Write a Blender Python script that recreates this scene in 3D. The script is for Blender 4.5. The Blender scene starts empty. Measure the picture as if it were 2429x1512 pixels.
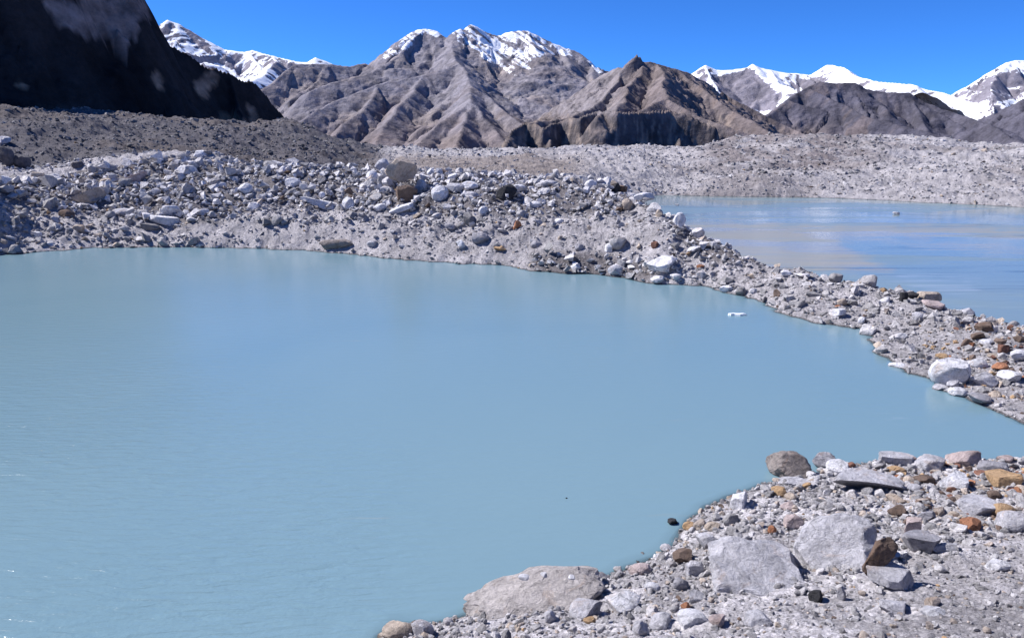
import bpy, bmesh, math, random
import numpy as np
from mathutils import Vector, Euler, Matrix
R = math.radians
sc = bpy.context.scene
col = sc.collection

# ------------------------------------------------------------------ camera
# picture coordinates used below: 2428 x 1512
PW, PH, F = 2428.0, 1512.0, 1821.0
CAMZ = 16.0
HOR = 345.0
PITCH = math.atan((PH/2-HOR)/F)
cam = bpy.data.cameras.new('camera')
camo = bpy.data.objects.new('camera', cam); col.objects.link(camo)
cam.sensor_width = 36.0; cam.lens = F/PW*36.0
cam.clip_start = 0.1; cam.clip_end = 40000
camo.location = (0, 0, CAMZ)
camo.rotation_euler = (math.pi/2-PITCH, 0, 0)
sc.camera = camo

# ------------------------------------------------------------------ sky, sun, exposure
SUN_AZ = -73.0     # degrees clockwise from the view direction (+Y)
SUN_EL = 45.0
world = bpy.data.worlds.new("World"); sc.world = world; world.use_nodes = True
wn = world.node_tree; wn.nodes.clear()
sky = wn.nodes.new('ShaderNodeTexSky'); sky.sky_type = 'NISHITA'; sky.sun_disc = False
sky.sun_elevation = R(SUN_EL); sky.sun_rotation = R(SUN_AZ)
sky.altitude = 5200; sky.air_density = 1.0; sky.dust_density = 0.0; sky.ozone_density = 3.0
tint = wn.nodes.new('ShaderNodeMix'); tint.data_type = 'RGBA'; tint.blend_type = 'MULTIPLY'
tint.inputs[0].default_value = 1.0
tint.inputs[7].default_value = (0.30, 0.77, 1.45, 1)
bg = wn.nodes.new('ShaderNodeBackground'); bg.inputs[1].default_value = 0.082
wo = wn.nodes.new('ShaderNodeOutputWorld')
wn.links.new(sky.outputs[0], tint.inputs[6]); wn.links.new(tint.outputs[2], bg.inputs[0])
wn.links.new(bg.outputs[0], wo.inputs[0])
sl = bpy.data.lights.new('sun', 'SUN'); sl.energy = 5.0; sl.angle = R(0.5); sl.color = (1.0, 0.955, 0.93)
so = bpy.data.objects.new('sun', sl); col.objects.link(so)
sd = Vector((math.sin(R(SUN_AZ))*math.cos(R(SUN_EL)), math.cos(R(SUN_AZ))*math.cos(R(SUN_EL)), math.sin(R(SUN_EL))))
so.rotation_euler = sd.to_track_quat('Z', 'Y').to_euler()
sc.view_settings.view_transform = 'Standard'; sc.view_settings.look = 'None'
sc.view_settings.exposure = 0.64; sc.view_settings.gamma = 1.0

# ------------------------------------------------------------------ numeric helpers
CP, SP = math.cos(PITCH), math.sin(PITCH)
def ray(u, v):
    x = (u-PW/2)/F; y = -(v-PH/2)/F
    return x, CP+y*SP, -SP+y*CP
def at_depth(u, v, Y):
    x, y, z = ray(u, v); t = Y/y
    return (x*t, Y, CAMZ+z*t)
def at_water(u, v, z0=0.0):
    x, y, z = ray(u, v); t = (z0-CAMZ)/z
    return (x*t, y*t)
def project(x, y, z):
    dz = z-CAMZ
    c = y*CP-dz*SP; up = y*SP+dz*CP
    c = np.where(np.abs(c) < 1e-3, 1e-3, c)
    return PW/2+F*x/c, PH/2-F*up/c, c

def _hash(ix, iy, seed):
    h = (ix.astype(np.int64)*374761393+iy.astype(np.int64)*668265263+seed*974634777) & 0xffffffff
    h = ((h ^ (h >> 13))*1274126177) & 0xffffffff
    h = ((h ^ (h >> 16))*2246822519) & 0xffffffff
    return (h ^ (h >> 15))
def perlin(x, y, seed=0):
    x0 = np.floor(x); y0 = np.floor(y); fx = x-x0; fy = y-y0
    u = fx*fx*fx*(fx*(fx*6-15)+10); v = fy*fy*fy*(fy*(fy*6-15)+10)
    def g(ix, iy, dx, dy):
        a = (_hash(ix, iy, seed) & 1023)*(2*math.pi/1024)
        return np.cos(a)*dx+np.sin(a)*dy
    n00 = g(x0, y0, fx, fy); n10 = g(x0+1, y0, fx-1, fy)
    n01 = g(x0, y0+1, fx, fy-1); n11 = g(x0+1, y0+1, fx-1, fy-1)
    return ((n00*(1-u)+n10*u)*(1-v)+(n01*(1-u)+n11*u)*v)*1.5
def fbm(x, y, octv=5, seed=0, gain=0.5):
    s = 0; a = 1; n = 0
    for i in range(octv):
        s = s+a*perlin(x*2.03**i+7.3*i, y*2.03**i-3.1*i, seed+i); n += a; a *= gain
    return s/n
def ridged(x, y, octv=5, seed=0, gain=0.5):
    s = 0; a = 1; n = 0
    for i in range(octv):
        s = s+a*(1-2*np.abs(perlin(x*2.07**i+3.7*i, y*2.07**i+9.1*i, seed+i))); n += a; a *= gain
    return s/n
def sstep(a, b, x):
    t = np.clip((x-a)/(b-a), 0, 1); return t*t*(3-2*t)
def lerp(a, b, t): return a+(b-a)*t
def inpoly(px, py, poly):
    res = np.zeros(np.shape(px), bool); n = len(poly)
    for i in range(n):
        x1, y1 = poly[i]; x2, y2 = poly[(i+1) % n]
        if y1 == y2: continue
        c = ((y1 > py) != (y2 > py)) & (px < (x2-x1)*(py-y1)/(y2-y1)+x1)
        res ^= c
    return res
def polydist(px, py, poly):
    d = np.full(np.shape(px), 1e18); n = len(poly)
    for i in range(n):
        x1, y1 = poly[i]; x2, y2 = poly[(i+1) % n]
        dx, dy = x2-x1, y2-y1; L = dx*dx+dy*dy+1e-9
        t = np.clip(((px-x1)*dx+(py-y1)*dy)/L, 0, 1)
        d = np.minimum(d, (px-x1-t*dx)**2+(py-y1-t*dy)**2)
    return np.sqrt(d)
def softpoly(u, v, poly, soft):
    s = polydist(u, v, poly); s = np.where(inpoly(u, v, poly), s, -s)
    return sstep(-soft, soft, s)

def mesh_from(name, verts, faces, smooth=True, colors=None, attrs=None):
    me = bpy.data.meshes.new(name)
    verts = np.asarray(verts, np.float32); faces = np.asarray(faces, np.int32)
    k = faces.shape[1]; nf = len(faces)
    me.vertices.add(len(verts)); me.vertices.foreach_set('co', verts.ravel())
    me.loops.add(nf*k); me.loops.foreach_set('vertex_index', faces.ravel())
    me.polygons.add(nf); me.polygons.foreach_set('loop_start', np.arange(0, nf*k, k, dtype=np.int32))
    me.polygons.foreach_set('use_smooth', np.full(nf, smooth))
    me.update(calc_edges=True)
    if colors is not None:
        ca = me.color_attributes.new('albedo', 'FLOAT_COLOR', 'POINT')
        c4 = np.ones((len(verts), 4), np.float32); c4[:, :3] = colors
        ca.data.foreach_set('color', c4.ravel())
    for k_, a in (attrs or {}).items():
        at = me.attributes.new(k_, 'FLOAT', 'POINT'); at.data.foreach_set('value', np.asarray(a, np.float32).ravel())
    return me
def link(name, me, mat, label=None, cat=None, group=None, kind=None):
    o = bpy.data.objects.new(name, me); col.objects.link(o)
    if mat and not me.materials: me.materials.append(mat)
    if label: o['label'] = label
    if cat: o['category'] = cat
    if group: o['group'] = group
    if kind: o['kind'] = kind
    return o
def gridfaces(nx, ny):
    i = np.arange(nx*ny).reshape(nx, ny)
    return np.stack([i[:-1, :-1], i[1:, :-1], i[1:, 1:], i[:-1, 1:]], -1).reshape(-1, 4)

# ------------------------------------------------------------------ materials
class NT:
    def __init__(s, name):
        s.m = bpy.data.materials.new(name); s.m.use_nodes = True
        s.t = s.m.node_tree; s.t.nodes.clear()
        s.out = s.n('ShaderNodeOutputMaterial'); s.b = s.n('ShaderNodeBsdfPrincipled')
        s.l(s.b.outputs[0], s.out.inputs[0])
    def n(s, t, **k):
        o = s.t.nodes.new(t)
        for a, b in k.items(): setattr(o, a, b)
        return o
    def l(s, a, b): s.t.links.new(a, b)
    def val(s, sock, v):
        if hasattr(v, 'is_linked') or hasattr(v, 'links'): s.l(v, sock)
        else: sock.default_value = v
    def noise(s, vec, scale, detail=5, rough=0.55, dist=0):
        o = s.n('ShaderNodeTexNoise'); o.inputs['Scale'].default_value = scale
        o.inputs['Detail'].default_value = detail; o.inputs['Roughness'].default_value = rough
        o.inputs['Distortion'].default_value = dist
        if vec is not None: s.l(vec, o.inputs['Vector'])
        return o.outputs['Fac']
    def voro(s, vec, scale, feature='F1', out='Distance', rnd=1.0):
        o = s.n('ShaderNodeTexVoronoi'); o.feature = feature; o.inputs['Scale'].default_value = scale
        o.inputs['Randomness'].default_value = rnd
        if vec is not None: s.l(vec, o.inputs['Vector'])
        return o.outputs[out]
    def ramp(s, f, stops):
        o = s.n('ShaderNodeValToRGB'); s.l(f, o.inputs[0]); e = o.color_ramp.elements
        while len(e) < len(stops): e.new(0.5)
        for i, (p, c) in enumerate(stops):
            e[i].position = p; e[i].color = (c, c, c, 1) if isinstance(c, (int, float)) else (*c, 1)
        return o.outputs[0]
    def mix(s, f, a, b, mode='MIX'):
        o = s.n('ShaderNodeMix'); o.data_type = 'RGBA'; o.blend_type = mode
        s.val(o.inputs[0], f)
        for i, x in ((6, a), (7, b)):
            if isinstance(x, tuple): o.inputs[i].default_value = (*x, 1)
            else: s.l(x, o.inputs[i])
        return o.outputs[2]
    def math(s, op, a, b=0.0, clamp=False):
        o = s.n('ShaderNodeMath'); o.operation = op; o.use_clamp = clamp
        s.val(o.inputs[0], a); s.val(o.inputs[1], b); return o.outputs[0]
    def bump(s, h, strength, dist, nrm=None):
        o = s.n('ShaderNodeBump'); o.inputs['Strength'].default_value = strength
        o.inputs['Distance'].default_value = dist; s.l(h, o.inputs['Height'])
        if nrm is not None: s.l(nrm, o.inputs['Normal'])
        return o.outputs[0]
    def attr(s, name, out='Color'):
        o = s.n('ShaderNodeAttribute'); o.attribute_name = name; return o.outputs[out]
    def pos(s): return s.n('ShaderNodeNewGeometry').outputs['Position']
    def objc(s): return s.n('ShaderNodeTexCoord').outputs['Object']

def mat_ground():
    m = NT('moraine_gravel'); p = m.pos()
    c = m.attr('albedo')
    n1 = m.ramp(m.noise(p, 0.35, 8, 0.62), [(0.3, 0.72), (0.7, 1.22)])
    n2 = m.ramp(m.noise(p, 5.0, 6, 0.7), [(0.3, 0.5), (0.7, 1.35)])
    vo = m.n('ShaderNodeTexVoronoi'); vo.inputs['Scale'].default_value = 7.0; m.l(p, vo.inputs['Vector'])
    cellc = m.ramp(vo.outputs['Color'], [(0.1, 0.72), (0.9, 1.22)])
    c = m.mix(1.0, c, n1, 'MULTIPLY'); c = m.mix(1.0, c, n2, 'MULTIPLY'); c = m.mix(0.8, c, cellc, 'MULTIPLY')
    wz = m.n('ShaderNodeSeparateXYZ'); m.l(m.pos(), wz.inputs[0])
    wt = m.ramp(m.math('ADD', wz.outputs[2], m.math('MULTIPLY', m.math('SUBTRACT', m.noise(m.pos(), 2.0, 3), 0.5), 0.12)), [(0.07, 0.42), (0.11, 1.0)])
    c = m.mix(1.0, c, wt, 'MULTIPLY')
    m.l(c, m.b.inputs['Base Color']); m.b.inputs['Roughness'].default_value = 0.95
    m.b.inputs['Specular IOR Level'].default_value = 0.15
    b1 = m.bump(m.noise(p, 1.2, 8, 0.68), 1.0, 0.7)
    b2 = m.bump(m.voro(p, 7.0), 0.8, -0.10, b1)
    b3 = m.bump(m.noise(p, 14, 5, 0.7), 0.9, 0.09, b2)
    m.l(b3, m.b.inputs['Normal']); return m.m

def mat_stone(name, use_obj):
    m = NT(name); p = m.pos()
    if use_obj:
        c = m.n('ShaderNodeObjectInfo').outputs['Color']; q = p
    else:
        c = m.attr('albedo'); q = p
    n1 = m.ramp(m.noise(q, 1.3, 8, 0.7, 0.5), [(0.32, 0.6), (0.5, 0.98), (0.7, 1.22)])
    n2 = m.ramp(m.noise(q, 9.0, 6, 0.75, 0.3), [(0.3, 0.7), (0.7, 1.2)])
    c = m.mix(1.0, c, n1, 'MULTIPLY'); c = m.mix(1.0, c, n2, 'MULTIPLY')
    crack = None
    if use_obj:
        st = m.ramp(m.noise(q, 0.8, 7, 0.72, 1.0), [(0.55, 0.0), (0.68, 0.6)])
        c = m.mix(st, c, m.mix(1.0, c, (0.95, 0.74, 0.56), 'MULTIPLY'))
        wv = m.n('ShaderNodeMix'); wv.data_type = 'RGBA'; wv.blend_type = 'LINEAR_LIGHT'; wv.inputs[0].default_value = 0.35
        nz_ = m.n('ShaderNodeTexNoise'); nz_.inputs['Scale'].default_value = 1.6; nz_.inputs['Detail'].default_value = 5; m.l(q, nz_.inputs['Vector'])
        m.l(q, wv.inputs[6]); m.l(nz_.outputs['Color'], wv.inputs[7])
        crack = m.ramp(m.voro(wv.outputs[2], 0.75, 'DISTANCE_TO_EDGE'), [(0.0, 0.0), (0.018, 1.0)])
        cm = m.ramp(m.noise(q, 0.45, 3, 0.5), [(0.5, 0.0), (0.62, 0.55)])
        c = m.mix(cm, c, m.mix(1.0, c, crack, 'MULTIPLY'))
        sp = m.ramp(m.noise(q, 4.0, 4, 0.6, 0.2), [(0.62, 1.0), (0.68, 0.55)])
        c = m.mix(0.8, c, m.mix(1.0, c, sp, 'MULTIPLY'))
    wz = m.n('ShaderNodeSeparateXYZ'); m.l(m.pos(), wz.inputs[0])
    wt = m.ramp(m.math('ADD', wz.outputs[2], m.math('MULTIPLY', m.math('SUBTRACT', m.noise(m.pos(), 2.0, 3), 0.5), 0.12)), [(0.07, 0.42), (0.11, 1.0)])
    c = m.mix(1.0, c, wt, 'MULTIPLY')
    m.l(c, m.b.inputs['Base Color']); m.b.inputs['Roughness'].default_value = 0.9
    m.b.inputs['Specular IOR Level'].default_value = 0.2
    b1 = m.bump(m.noise(q, 2.2, 8, 0.7, 0.5), 0.9, 0.45)
    if crack is not None: b1 = m.bump(crack, 0.25, 0.05, b1)
    b2 = m.bump(m.noise(q, 17, 6, 0.75), 0.7, 0.05, b1)
    m.l(b2, m.b.inputs['Normal']); return m.m

def mat_mountain(name, s, amp):
    """s = size of one unit of detail in metres"""
    m = NT(name); p = m.pos()
    c = m.attr('albedo')
    snow = m.attr('snow', 'Fac')
    n1 = m.ramp(m.noise(p, 1/s, 9, 0.68, 0.3), [(0.32, 0.62), (0.5, 1.0), (0.7, 1.32)])
    n2 = m.ramp(m.noise(p, 6/s, 6, 0.7), [(0.3, 0.72), (0.7, 1.25)])
    c = m.mix(1.0, c, n1, 'MULTIPLY'); c = m.mix(1.0, c, n2, 'MULTIPLY')
    sn = m.math('ADD', snow, m.math('MULTIPLY', m.math('SUBTRACT', m.noise(p, 5/s, 7, 0.7), 0.5), 1.1))
    sf = m.ramp(sn, [(0.44, 0.0), (0.56, 1.0)])
    c = m.mix(sf, c, (0.86, 0.88, 0.92))
    m.l(c, m.b.inputs['Base Color']); m.b.inputs['Roughness'].default_value = 0.95
    m.b.inputs['Specular IOR Level'].default_value = 0.1
    bn = m.n('ShaderNodeBump'); m.l(m.noise(p, 2.2/s, 9, 0.68), bn.inputs['Height'])
    bn.inputs['Distance'].default_value = amp
    m.l(m.math('SUBTRACT', 1.0, m.math('MULTIPLY', sf, 0.75)), bn.inputs['Strength'])
    b2 = m.bump(m.noise(p, 9/s, 6, 0.7), 0.5, amp*0.25, bn.outputs[0])
    m.l(b2, m.b.inputs['Normal']); return m.m

def mat_water(name, base, rip, calm=False):  # 'silt' and 'pale' paint sediment, foam and mottled reflections into the water colour
    m = NT(name); p = m.pos()
    var = m.noise(p, 0.035, 3, 0.5, 0.6)
    c = m.mix(m.ramp(var, [(0.35, 0.0), (0.68, 1.0)]), base, tuple(x*k for x, k in zip(base, (1.1, 1.06, 1.03))))
    sx = m.n('ShaderNodeMapping'); sx.inputs['Scale'].default_value = (0.05, 0.5, 1); m.l(p, sx.inputs['Vector'])
    strk = m.math('MULTIPLY', m.math('SUBTRACT', m.noise(sx.outputs[0], 1.0, 6, 0.65, 0.4), 0.5), 1.5)
    sf = m.ramp(m.math('ADD', m.attr('silt', 'Fac'), strk), [(0.25, 0.0), (0.7, 1.0)])
    c = m.mix(m.math('MULTIPLY', sf, 1.0), c, (0.27, 0.26, 0.20))
    pf = m.ramp(m.math('ADD', m.attr('pale', 'Fac'), strk), [(0.3, 0.0), (1.05, 1.0)])
    if calm:
        dk = m.ramp(m.noise(sx.outputs[0], 0.55, 5, 0.6, 1.2), [(0.56, 1.0), (0.66, 0.70)])
        c = m.mix(1.0, c, dk, 'MULTIPLY')
    c = m.mix(m.math('MULTIPLY', pf, 0.8), c, (0.42, 0.46, 0.52))
    m.l(c, m.b.inputs['Base Color'])
    m.b.inputs['IOR'].default_value = 1.33
    mp = m.n('ShaderNodeMapping'); mp.inputs['Rotation'].default_value = (0, 0, R(-32)); mp.inputs['Scale'].default_value = (0.32, 1.5, 1)
    m.l(p, mp.inputs['Vector'])
    w1 = m.noise(mp.outputs[0], 1.9, 4, 0.5, 0.5)
    w2 = m.noise(p, 5.0, 3, 0.5)
    h = m.math('ADD', w1, m.math('MULTIPLY', w2, 0.12))
    if calm:
        mp2 = m.n('ShaderNodeMapping'); mp2.inputs['Scale'].default_value = (0.016, 0.05, 1); mp2.inputs['Location'].default_value = (0.4, 1.35, 0)
        m.l(p, mp2.inputs['Vector'])
        f = m.ramp(m.noise(mp2.outputs[0], 1.0, 4, 0.55, 0.7), [(0.46, 0.0), (0.53, 1.0)])
        m.l(m.ramp(f, [(0.0, 0.10), (1.0, 0.24)]), m.b.inputs['Roughness'])
        bn = m.n('ShaderNodeBump'); m.l(h, bn.inputs['Height']); bn.inputs['Distance'].default_value = rip
        m.l(m.ramp(f, [(0.0, 0.45), (1.0, 1.0)]), bn.inputs['Strength'])
        m.l(bn.outputs[0], m.b.inputs['Normal']); m.b.inputs['Specular IOR Level'].default_value = 0.17
    else:
        amp = m.math('MULTIPLY', m.ramp(m.noise(p, 0.05, 2, 0.5), [(0.3, 0.45), (0.65, 1.0)]), m.math('ADD', m.attr('ripple', 'Fac'), 0.22), True)
        bn = m.n('ShaderNodeBump'); m.l(h, bn.inputs['Height']); bn.inputs['Distance'].default_value = rip
        m.l(amp, bn.inputs['Strength']); m.l(bn.outputs[0], m.b.inputs['Normal'])
        m.b.inputs['Roughness'].default_value = 0.2; m.b.inputs['Specular IOR Level'].default_value = 0.36
    tr = m.n('ShaderNodeBsdfTransparent'); tr.inputs[0].default_value = (0.72, 0.9, 0.95, 1)
    mx = m.n('ShaderNodeMixShader')
    m.l(m.ramp(m.attr('depth', 'Fac'), [(0.0, 0.25), (0.18, 0.88), (0.42, 1.0)]), mx.inputs[0])
    m.l(tr.outputs[0], mx.inputs[1]); m.l(m.b.outputs[0], mx.inputs[2]); m.l(mx.outputs[0], m.out.inputs[0])
    return m.m

# ------------------------------------------------------------------ shorelines (picture points dropped onto the water level)
POND_PX = [(-1300, 1000), (-800, 800), (-420, 700), (-200, 645), (-60, 615), (0, 605), (100, 597), (230, 588), (400, 586), (560, 588), (720, 594), (850, 605), (950, 616),
 (1100, 625), (1220, 632), (1260, 643), (1330, 648), (1420, 651), (1470, 658), (1540, 671), (1660, 678), (1740, 697), (1800, 713),
 (1845, 741), (1870, 750), (1930, 765), (2050, 782), (2072, 806), (2078, 828), (2110, 856), (2150, 880), (2205, 898), (2245, 928),
 (2300, 946), (2350, 968), (2428, 1002), (2560, 1040), (2800, 1065), (2800, 1092), (2560, 1092), (2428, 1090), (2300, 1098), (2120, 1100), (1990, 1108),
 (1900, 1135), (1810, 1148), (1750, 1178), (1690, 1200), (1640, 1222), (1612, 1250), (1600, 1285), (1560, 1318), (1500, 1342), (1430, 1372),
 (1330, 1400), (1220, 1425), (1120, 1460), (1060, 1478), (940, 1482), (905, 1512), (860, 1570), (760, 1640), (200, 1680), (-500, 1640), (-1100, 1300)]
LAKE_PX = [(1440, 500), (1500, 468), (1570, 463), (1700, 466), (1900, 468), (2000, 471), (2100, 475), (2200, 481), (2300, 485), (2428, 492),
 (2600, 503), (3000, 540), (3300, 640), (3200, 800), (2800, 830), (2600, 790), (2428, 790), (2330, 770), (2250, 750), (2190, 722), (2120, 712), (2050, 700), (1950, 680),
 (1880, 668), (1800, 655), (1740, 635), (1690, 612), (1640, 590), (1580, 570), (1500, 545)]
POND = [at_water(*p) for p in POND_PX]
LAKE = [at_water(*p) for p in LAKE_PX]

# (u, Y, v) picture-based or (u, Y, None, z)
CT = []
def cv(u, Y, v): CT.append(at_depth(u, v, Y))
def cz(u, Y, z):
    x = (u-PW/2)/F*(Y*CP-(z-CAMZ)*SP); CT.append((x, Y, z))
for u, z1 in ((-1500, 10), (-600, 9)):
    cz(u, 130, z1); cz(u, 170, 14); cz(u, 260, 34); cz(u, 380, 45); cz(u, 90, 5)
cv(0, 128, 505); cv(0, 150, 430); cv(0, 163, 402); cz(0, 185, 8.5); cv(0, 270, 295); cz(0, 380, 30)
cv(-200, 160, 400); cv(-200, 280, 290)
cz(-190, 113, 17); cz(-300, 118, 30); cz(-450, 105, 34); cz(-330, 140, 24); cz(-120, 112, 9); cz(-80, 125, 10)
cv(200, 135, 520); cv(200, 152, 435); cv(200, 170, 388); cz(200, 190, 10); cv(200, 290, 296); cz(200, 390, 28)
cv(300, 136, 520); cv(300, 150, 440); cv(300, 169, 378)
cv(400, 134, 520); cv(400, 150, 440); cv(400, 168, 366); cz(400, 190, 11); cv(400, 320, 322); cz(400, 420, 26)
cv(500, 132, 520); cv(500, 148, 440); cv(500, 165, 374); cz(500, 185, 10.5); cv(500, 330, 326)
cv(600, 128, 535); cv(600, 140, 465); cv(600, 156, 393); cz(600, 175, 9.5); cv(600, 360, 306); cz(600, 480, 22)
cv(690, 380, 298); cv(770, 360, 342); cv(830, 330, 376); cv(870, 310, 398); cz(690, 190, 8.5); cz(690, 480, 20); cz(800, 420, 14); cz(900, 400, 9)
cv(700, 126, 545); cv(700, 140, 465); cv(700, 152, 402); cz(700, 175, 9); cv(700, 250, 385)
cv(800, 124, 548); cv(800, 138, 465); cv(800, 150, 408); cz(800, 170, 7.5)
cv(950, 118, 565); cv(950, 130, 480); cv(950, 142, 410); cz(950, 165, 6); cv(950, 250, 395); cv(950, 420, 374); cv(950, 600, 365)
cv(1100, 113, 565); cv(1100, 126, 480); cv(1100, 140, 420); cz(1100, 165, 6); cv(1100, 250, 400); cv(1100, 420, 378); cv(1100, 600, 366)
cv(1250, 109, 575); cv(1250, 122, 490); cv(1250, 138, 424); cz(1250, 165, 5.5); cv(1250, 250, 404); cv(1250, 420, 380); cv(1250, 600, 366)
cv(1400, 103, 590); cv(1400, 116, 500); cv(1400, 132, 430); cz(1400, 160, 5.5); cv(1400, 250, 410); cv(1400, 420, 372); cv(1400, 600, 358)
cv(1500, 98, 605); cv(1500, 108, 530); cv(1500, 118, 462); cz(1500, 133, 4.5)
cv(1560, 95, 605); cv(1560, 103, 530); cv(1562, 111, 468)
cv(1600, 93, 620); cv(1606, 100, 560); cv(1606, 107, 500)
cv(1650, 92, 640); cv(1650, 98, 590); cv(1654, 104, 535)
cv(1690, 99, 572); cv(1740, 96, 600); cv(1790, 93, 630); cv(1800, 86, 665)
cv(1900, 86, 650); cv(1900, 77, 700); cv(2050, 79, 678); cv(2050, 72, 730); cv(2140, 76.5, 695); cv(2210, 75, 700); cv(2260, 69, 738)
cv(2330, 66, 758); cv(2428, 62, 780); cv(2428, 54, 860); cv(2300, 58, 830); cv(2160, 66, 775); cv(2560, 58, 800); cv(2560, 50, 900); cv(2750, 50, 880)
cv(1550, 256, 446); cv(1550, 300, 418); cv(1550, 420, 380); cv(1550, 560, 362)
cv(1700, 256, 448); cv(1700, 300, 420); cv(1700, 380, 388); cv(1690, 520, 350); cv(1640, 540, 362)
cv(1760, 520, 334); cv(1900, 530, 334); cv(2050, 540, 336); cv(2200, 540, 338); cv(2258, 530, 338); cv(2290, 520, 356); cv(2360, 520, 364); cv(2480, 520, 360)
cv(1850, 256, 444); cv(1850, 300, 418); cv(1850, 380, 375); cv(2000, 256, 444); cv(2000, 300, 412); cv(2000, 390, 375)
cv(2150, 245, 450); cv(2150, 290, 415); cv(2150, 390, 382); cv(2300, 230, 458); cv(2300, 280, 418); cv(2300, 390, 376)
cv(2428, 220, 462); cv(2428, 270, 412); cv(2428, 380, 372); cv(2700, 230, 440); cv(2700, 380, 365); cv(3100, 230, 430); cv(3100, 380, 350)
for u in (1700, 1900, 2100, 2300): cz(u, 620, 6)
for u in (-1500, -600, 0): cz(u, 700, 40)
for u in (600, 1000, 1400, 1800, 2200, 2800): cz(u, 900, -2); cz(u, 1500, -25); cz(u, 3000, -70); cz(u, 11000, -300)
for u in (-1500, -600, 0): cz(u, 11000, -300); cz(u, 3000, -40)
# foreground
cv(2428, 34.5, 1122); cv(2428, 29.4, 1200); cv(2428, 22.8, 1350); cv(2428, 17.2, 1512)
cv(2200, 35.5, 1120); cv(2200, 29.8, 1200); cv(2200, 23.2, 1350); cv(2200, 17.6, 1512)
cv(2000, 35.0, 1130); cv(2000, 30.2, 1200); cv(2000, 23.8, 1350); cv(2000, 18.0, 1512)
cv(1850, 31.6, 1185); cv(1850, 24.4, 1350); cv(1800, 18.4, 1512)
cv(1700, 25.5, 1330); cv(1600, 24.8, 1365); cv(1600, 19.3, 1512); cv(1400, 20.3, 1512); cv(1400, 23.6, 1425); cv(1200, 21.4, 1512); cv(1030, 22.2, 1512)
cv(2800, 33, 1130); cv(2800, 22, 1350)
for az in np.arange(-180, 180, 20):
    for r_, z_ in ((1.2, 14.3), (5, 12.4), (11, 7.8)):
        z2 = z_ if abs(az) < 70 else 14.3+0.06*r_
        CT.append((r_*math.sin(R(az)), r_*math.cos(R(az)), z2))
for az in np.concatenate([np.arange(-180, -70, 22), np.arange(80, 181, 22)]):
    for r_ in (20, 45, 120, 350, 1000, 6000):
        CT.append((r_*math.sin(R(az)), r_*math.cos(R(az)), 15+6*math.log(r_/10)))
# shore points pull the surface to the water
for P in (POND, LAKE):
    for i, (x, y) in enumerate(P): CT.append((x, y, 0.25))
CT = np.array(CT)

AZK = 2.2
def plr(x, y): return np.arctan2(x, y)*AZK, np.log(np.hypot(x, y)+1e-6)
ca, cr = plr(CT[:, 0], CT[:, 1])
# wrap copies behind the camera
ext = np.abs(ca) > 1.9*AZK*0.8
ca2 = np.concatenate([ca, ca[ext]-np.sign(ca[ext])*2*math.pi*AZK]); cr2 = np.concatenate([cr, cr[ext]]); cz2 = np.concatenate([CT[:, 2], CT[ext, 2]])
def rbf_fit(a, r, z, smooth=0.004):
    n = len(a); D = np.hypot(a[:, None]-a[None], r[:, None]-r[None])
    A = np.zeros((n+1, n+1)); A[:n, :n] = D-np.eye(n)*smooth; A[:n, n] = 1; A[n, :n] = 1
    b = np.zeros(n+1); b[:n] = z
    return np.linalg.lstsq(A, b, rcond=None)[0]
W_RBF = rbf_fit(ca2, cr2, cz2)
GA = np.linspace(-math.pi*AZK, math.pi*AZK, 900); GR = np.linspace(0, math.log(16000), 460)
gz = np.empty((len(GA), len(GR)))
for i, a in enumerate(GA):
    D = np.sqrt((a-ca2[None])**2+(GR[:, None]-cr2[None])**2)
    gz[i] = D@W_RBF[:-1]+W_RBF[-1]
def smooth_h(x, y):
    a, r = plr(x, y); r = np.clip(r, 0, GR[-1]-1e-3)
    fi = np.clip((a-GA[0])/(GA[1]-GA[0]), 0, len(GA)-1.001); fj = (r-GR[0])/(GR[1]-GR[0])
    i = fi.astype(int); j = fj.astype(int); fi = fi-i; fj = fj-j
    return (gz[i, j]*(1-fi)+gz[i+1, j]*fi)*(1-fj)+(gz[i, j+1]*(1-fi)+gz[i+1, j+1]*fi)*fj

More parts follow.
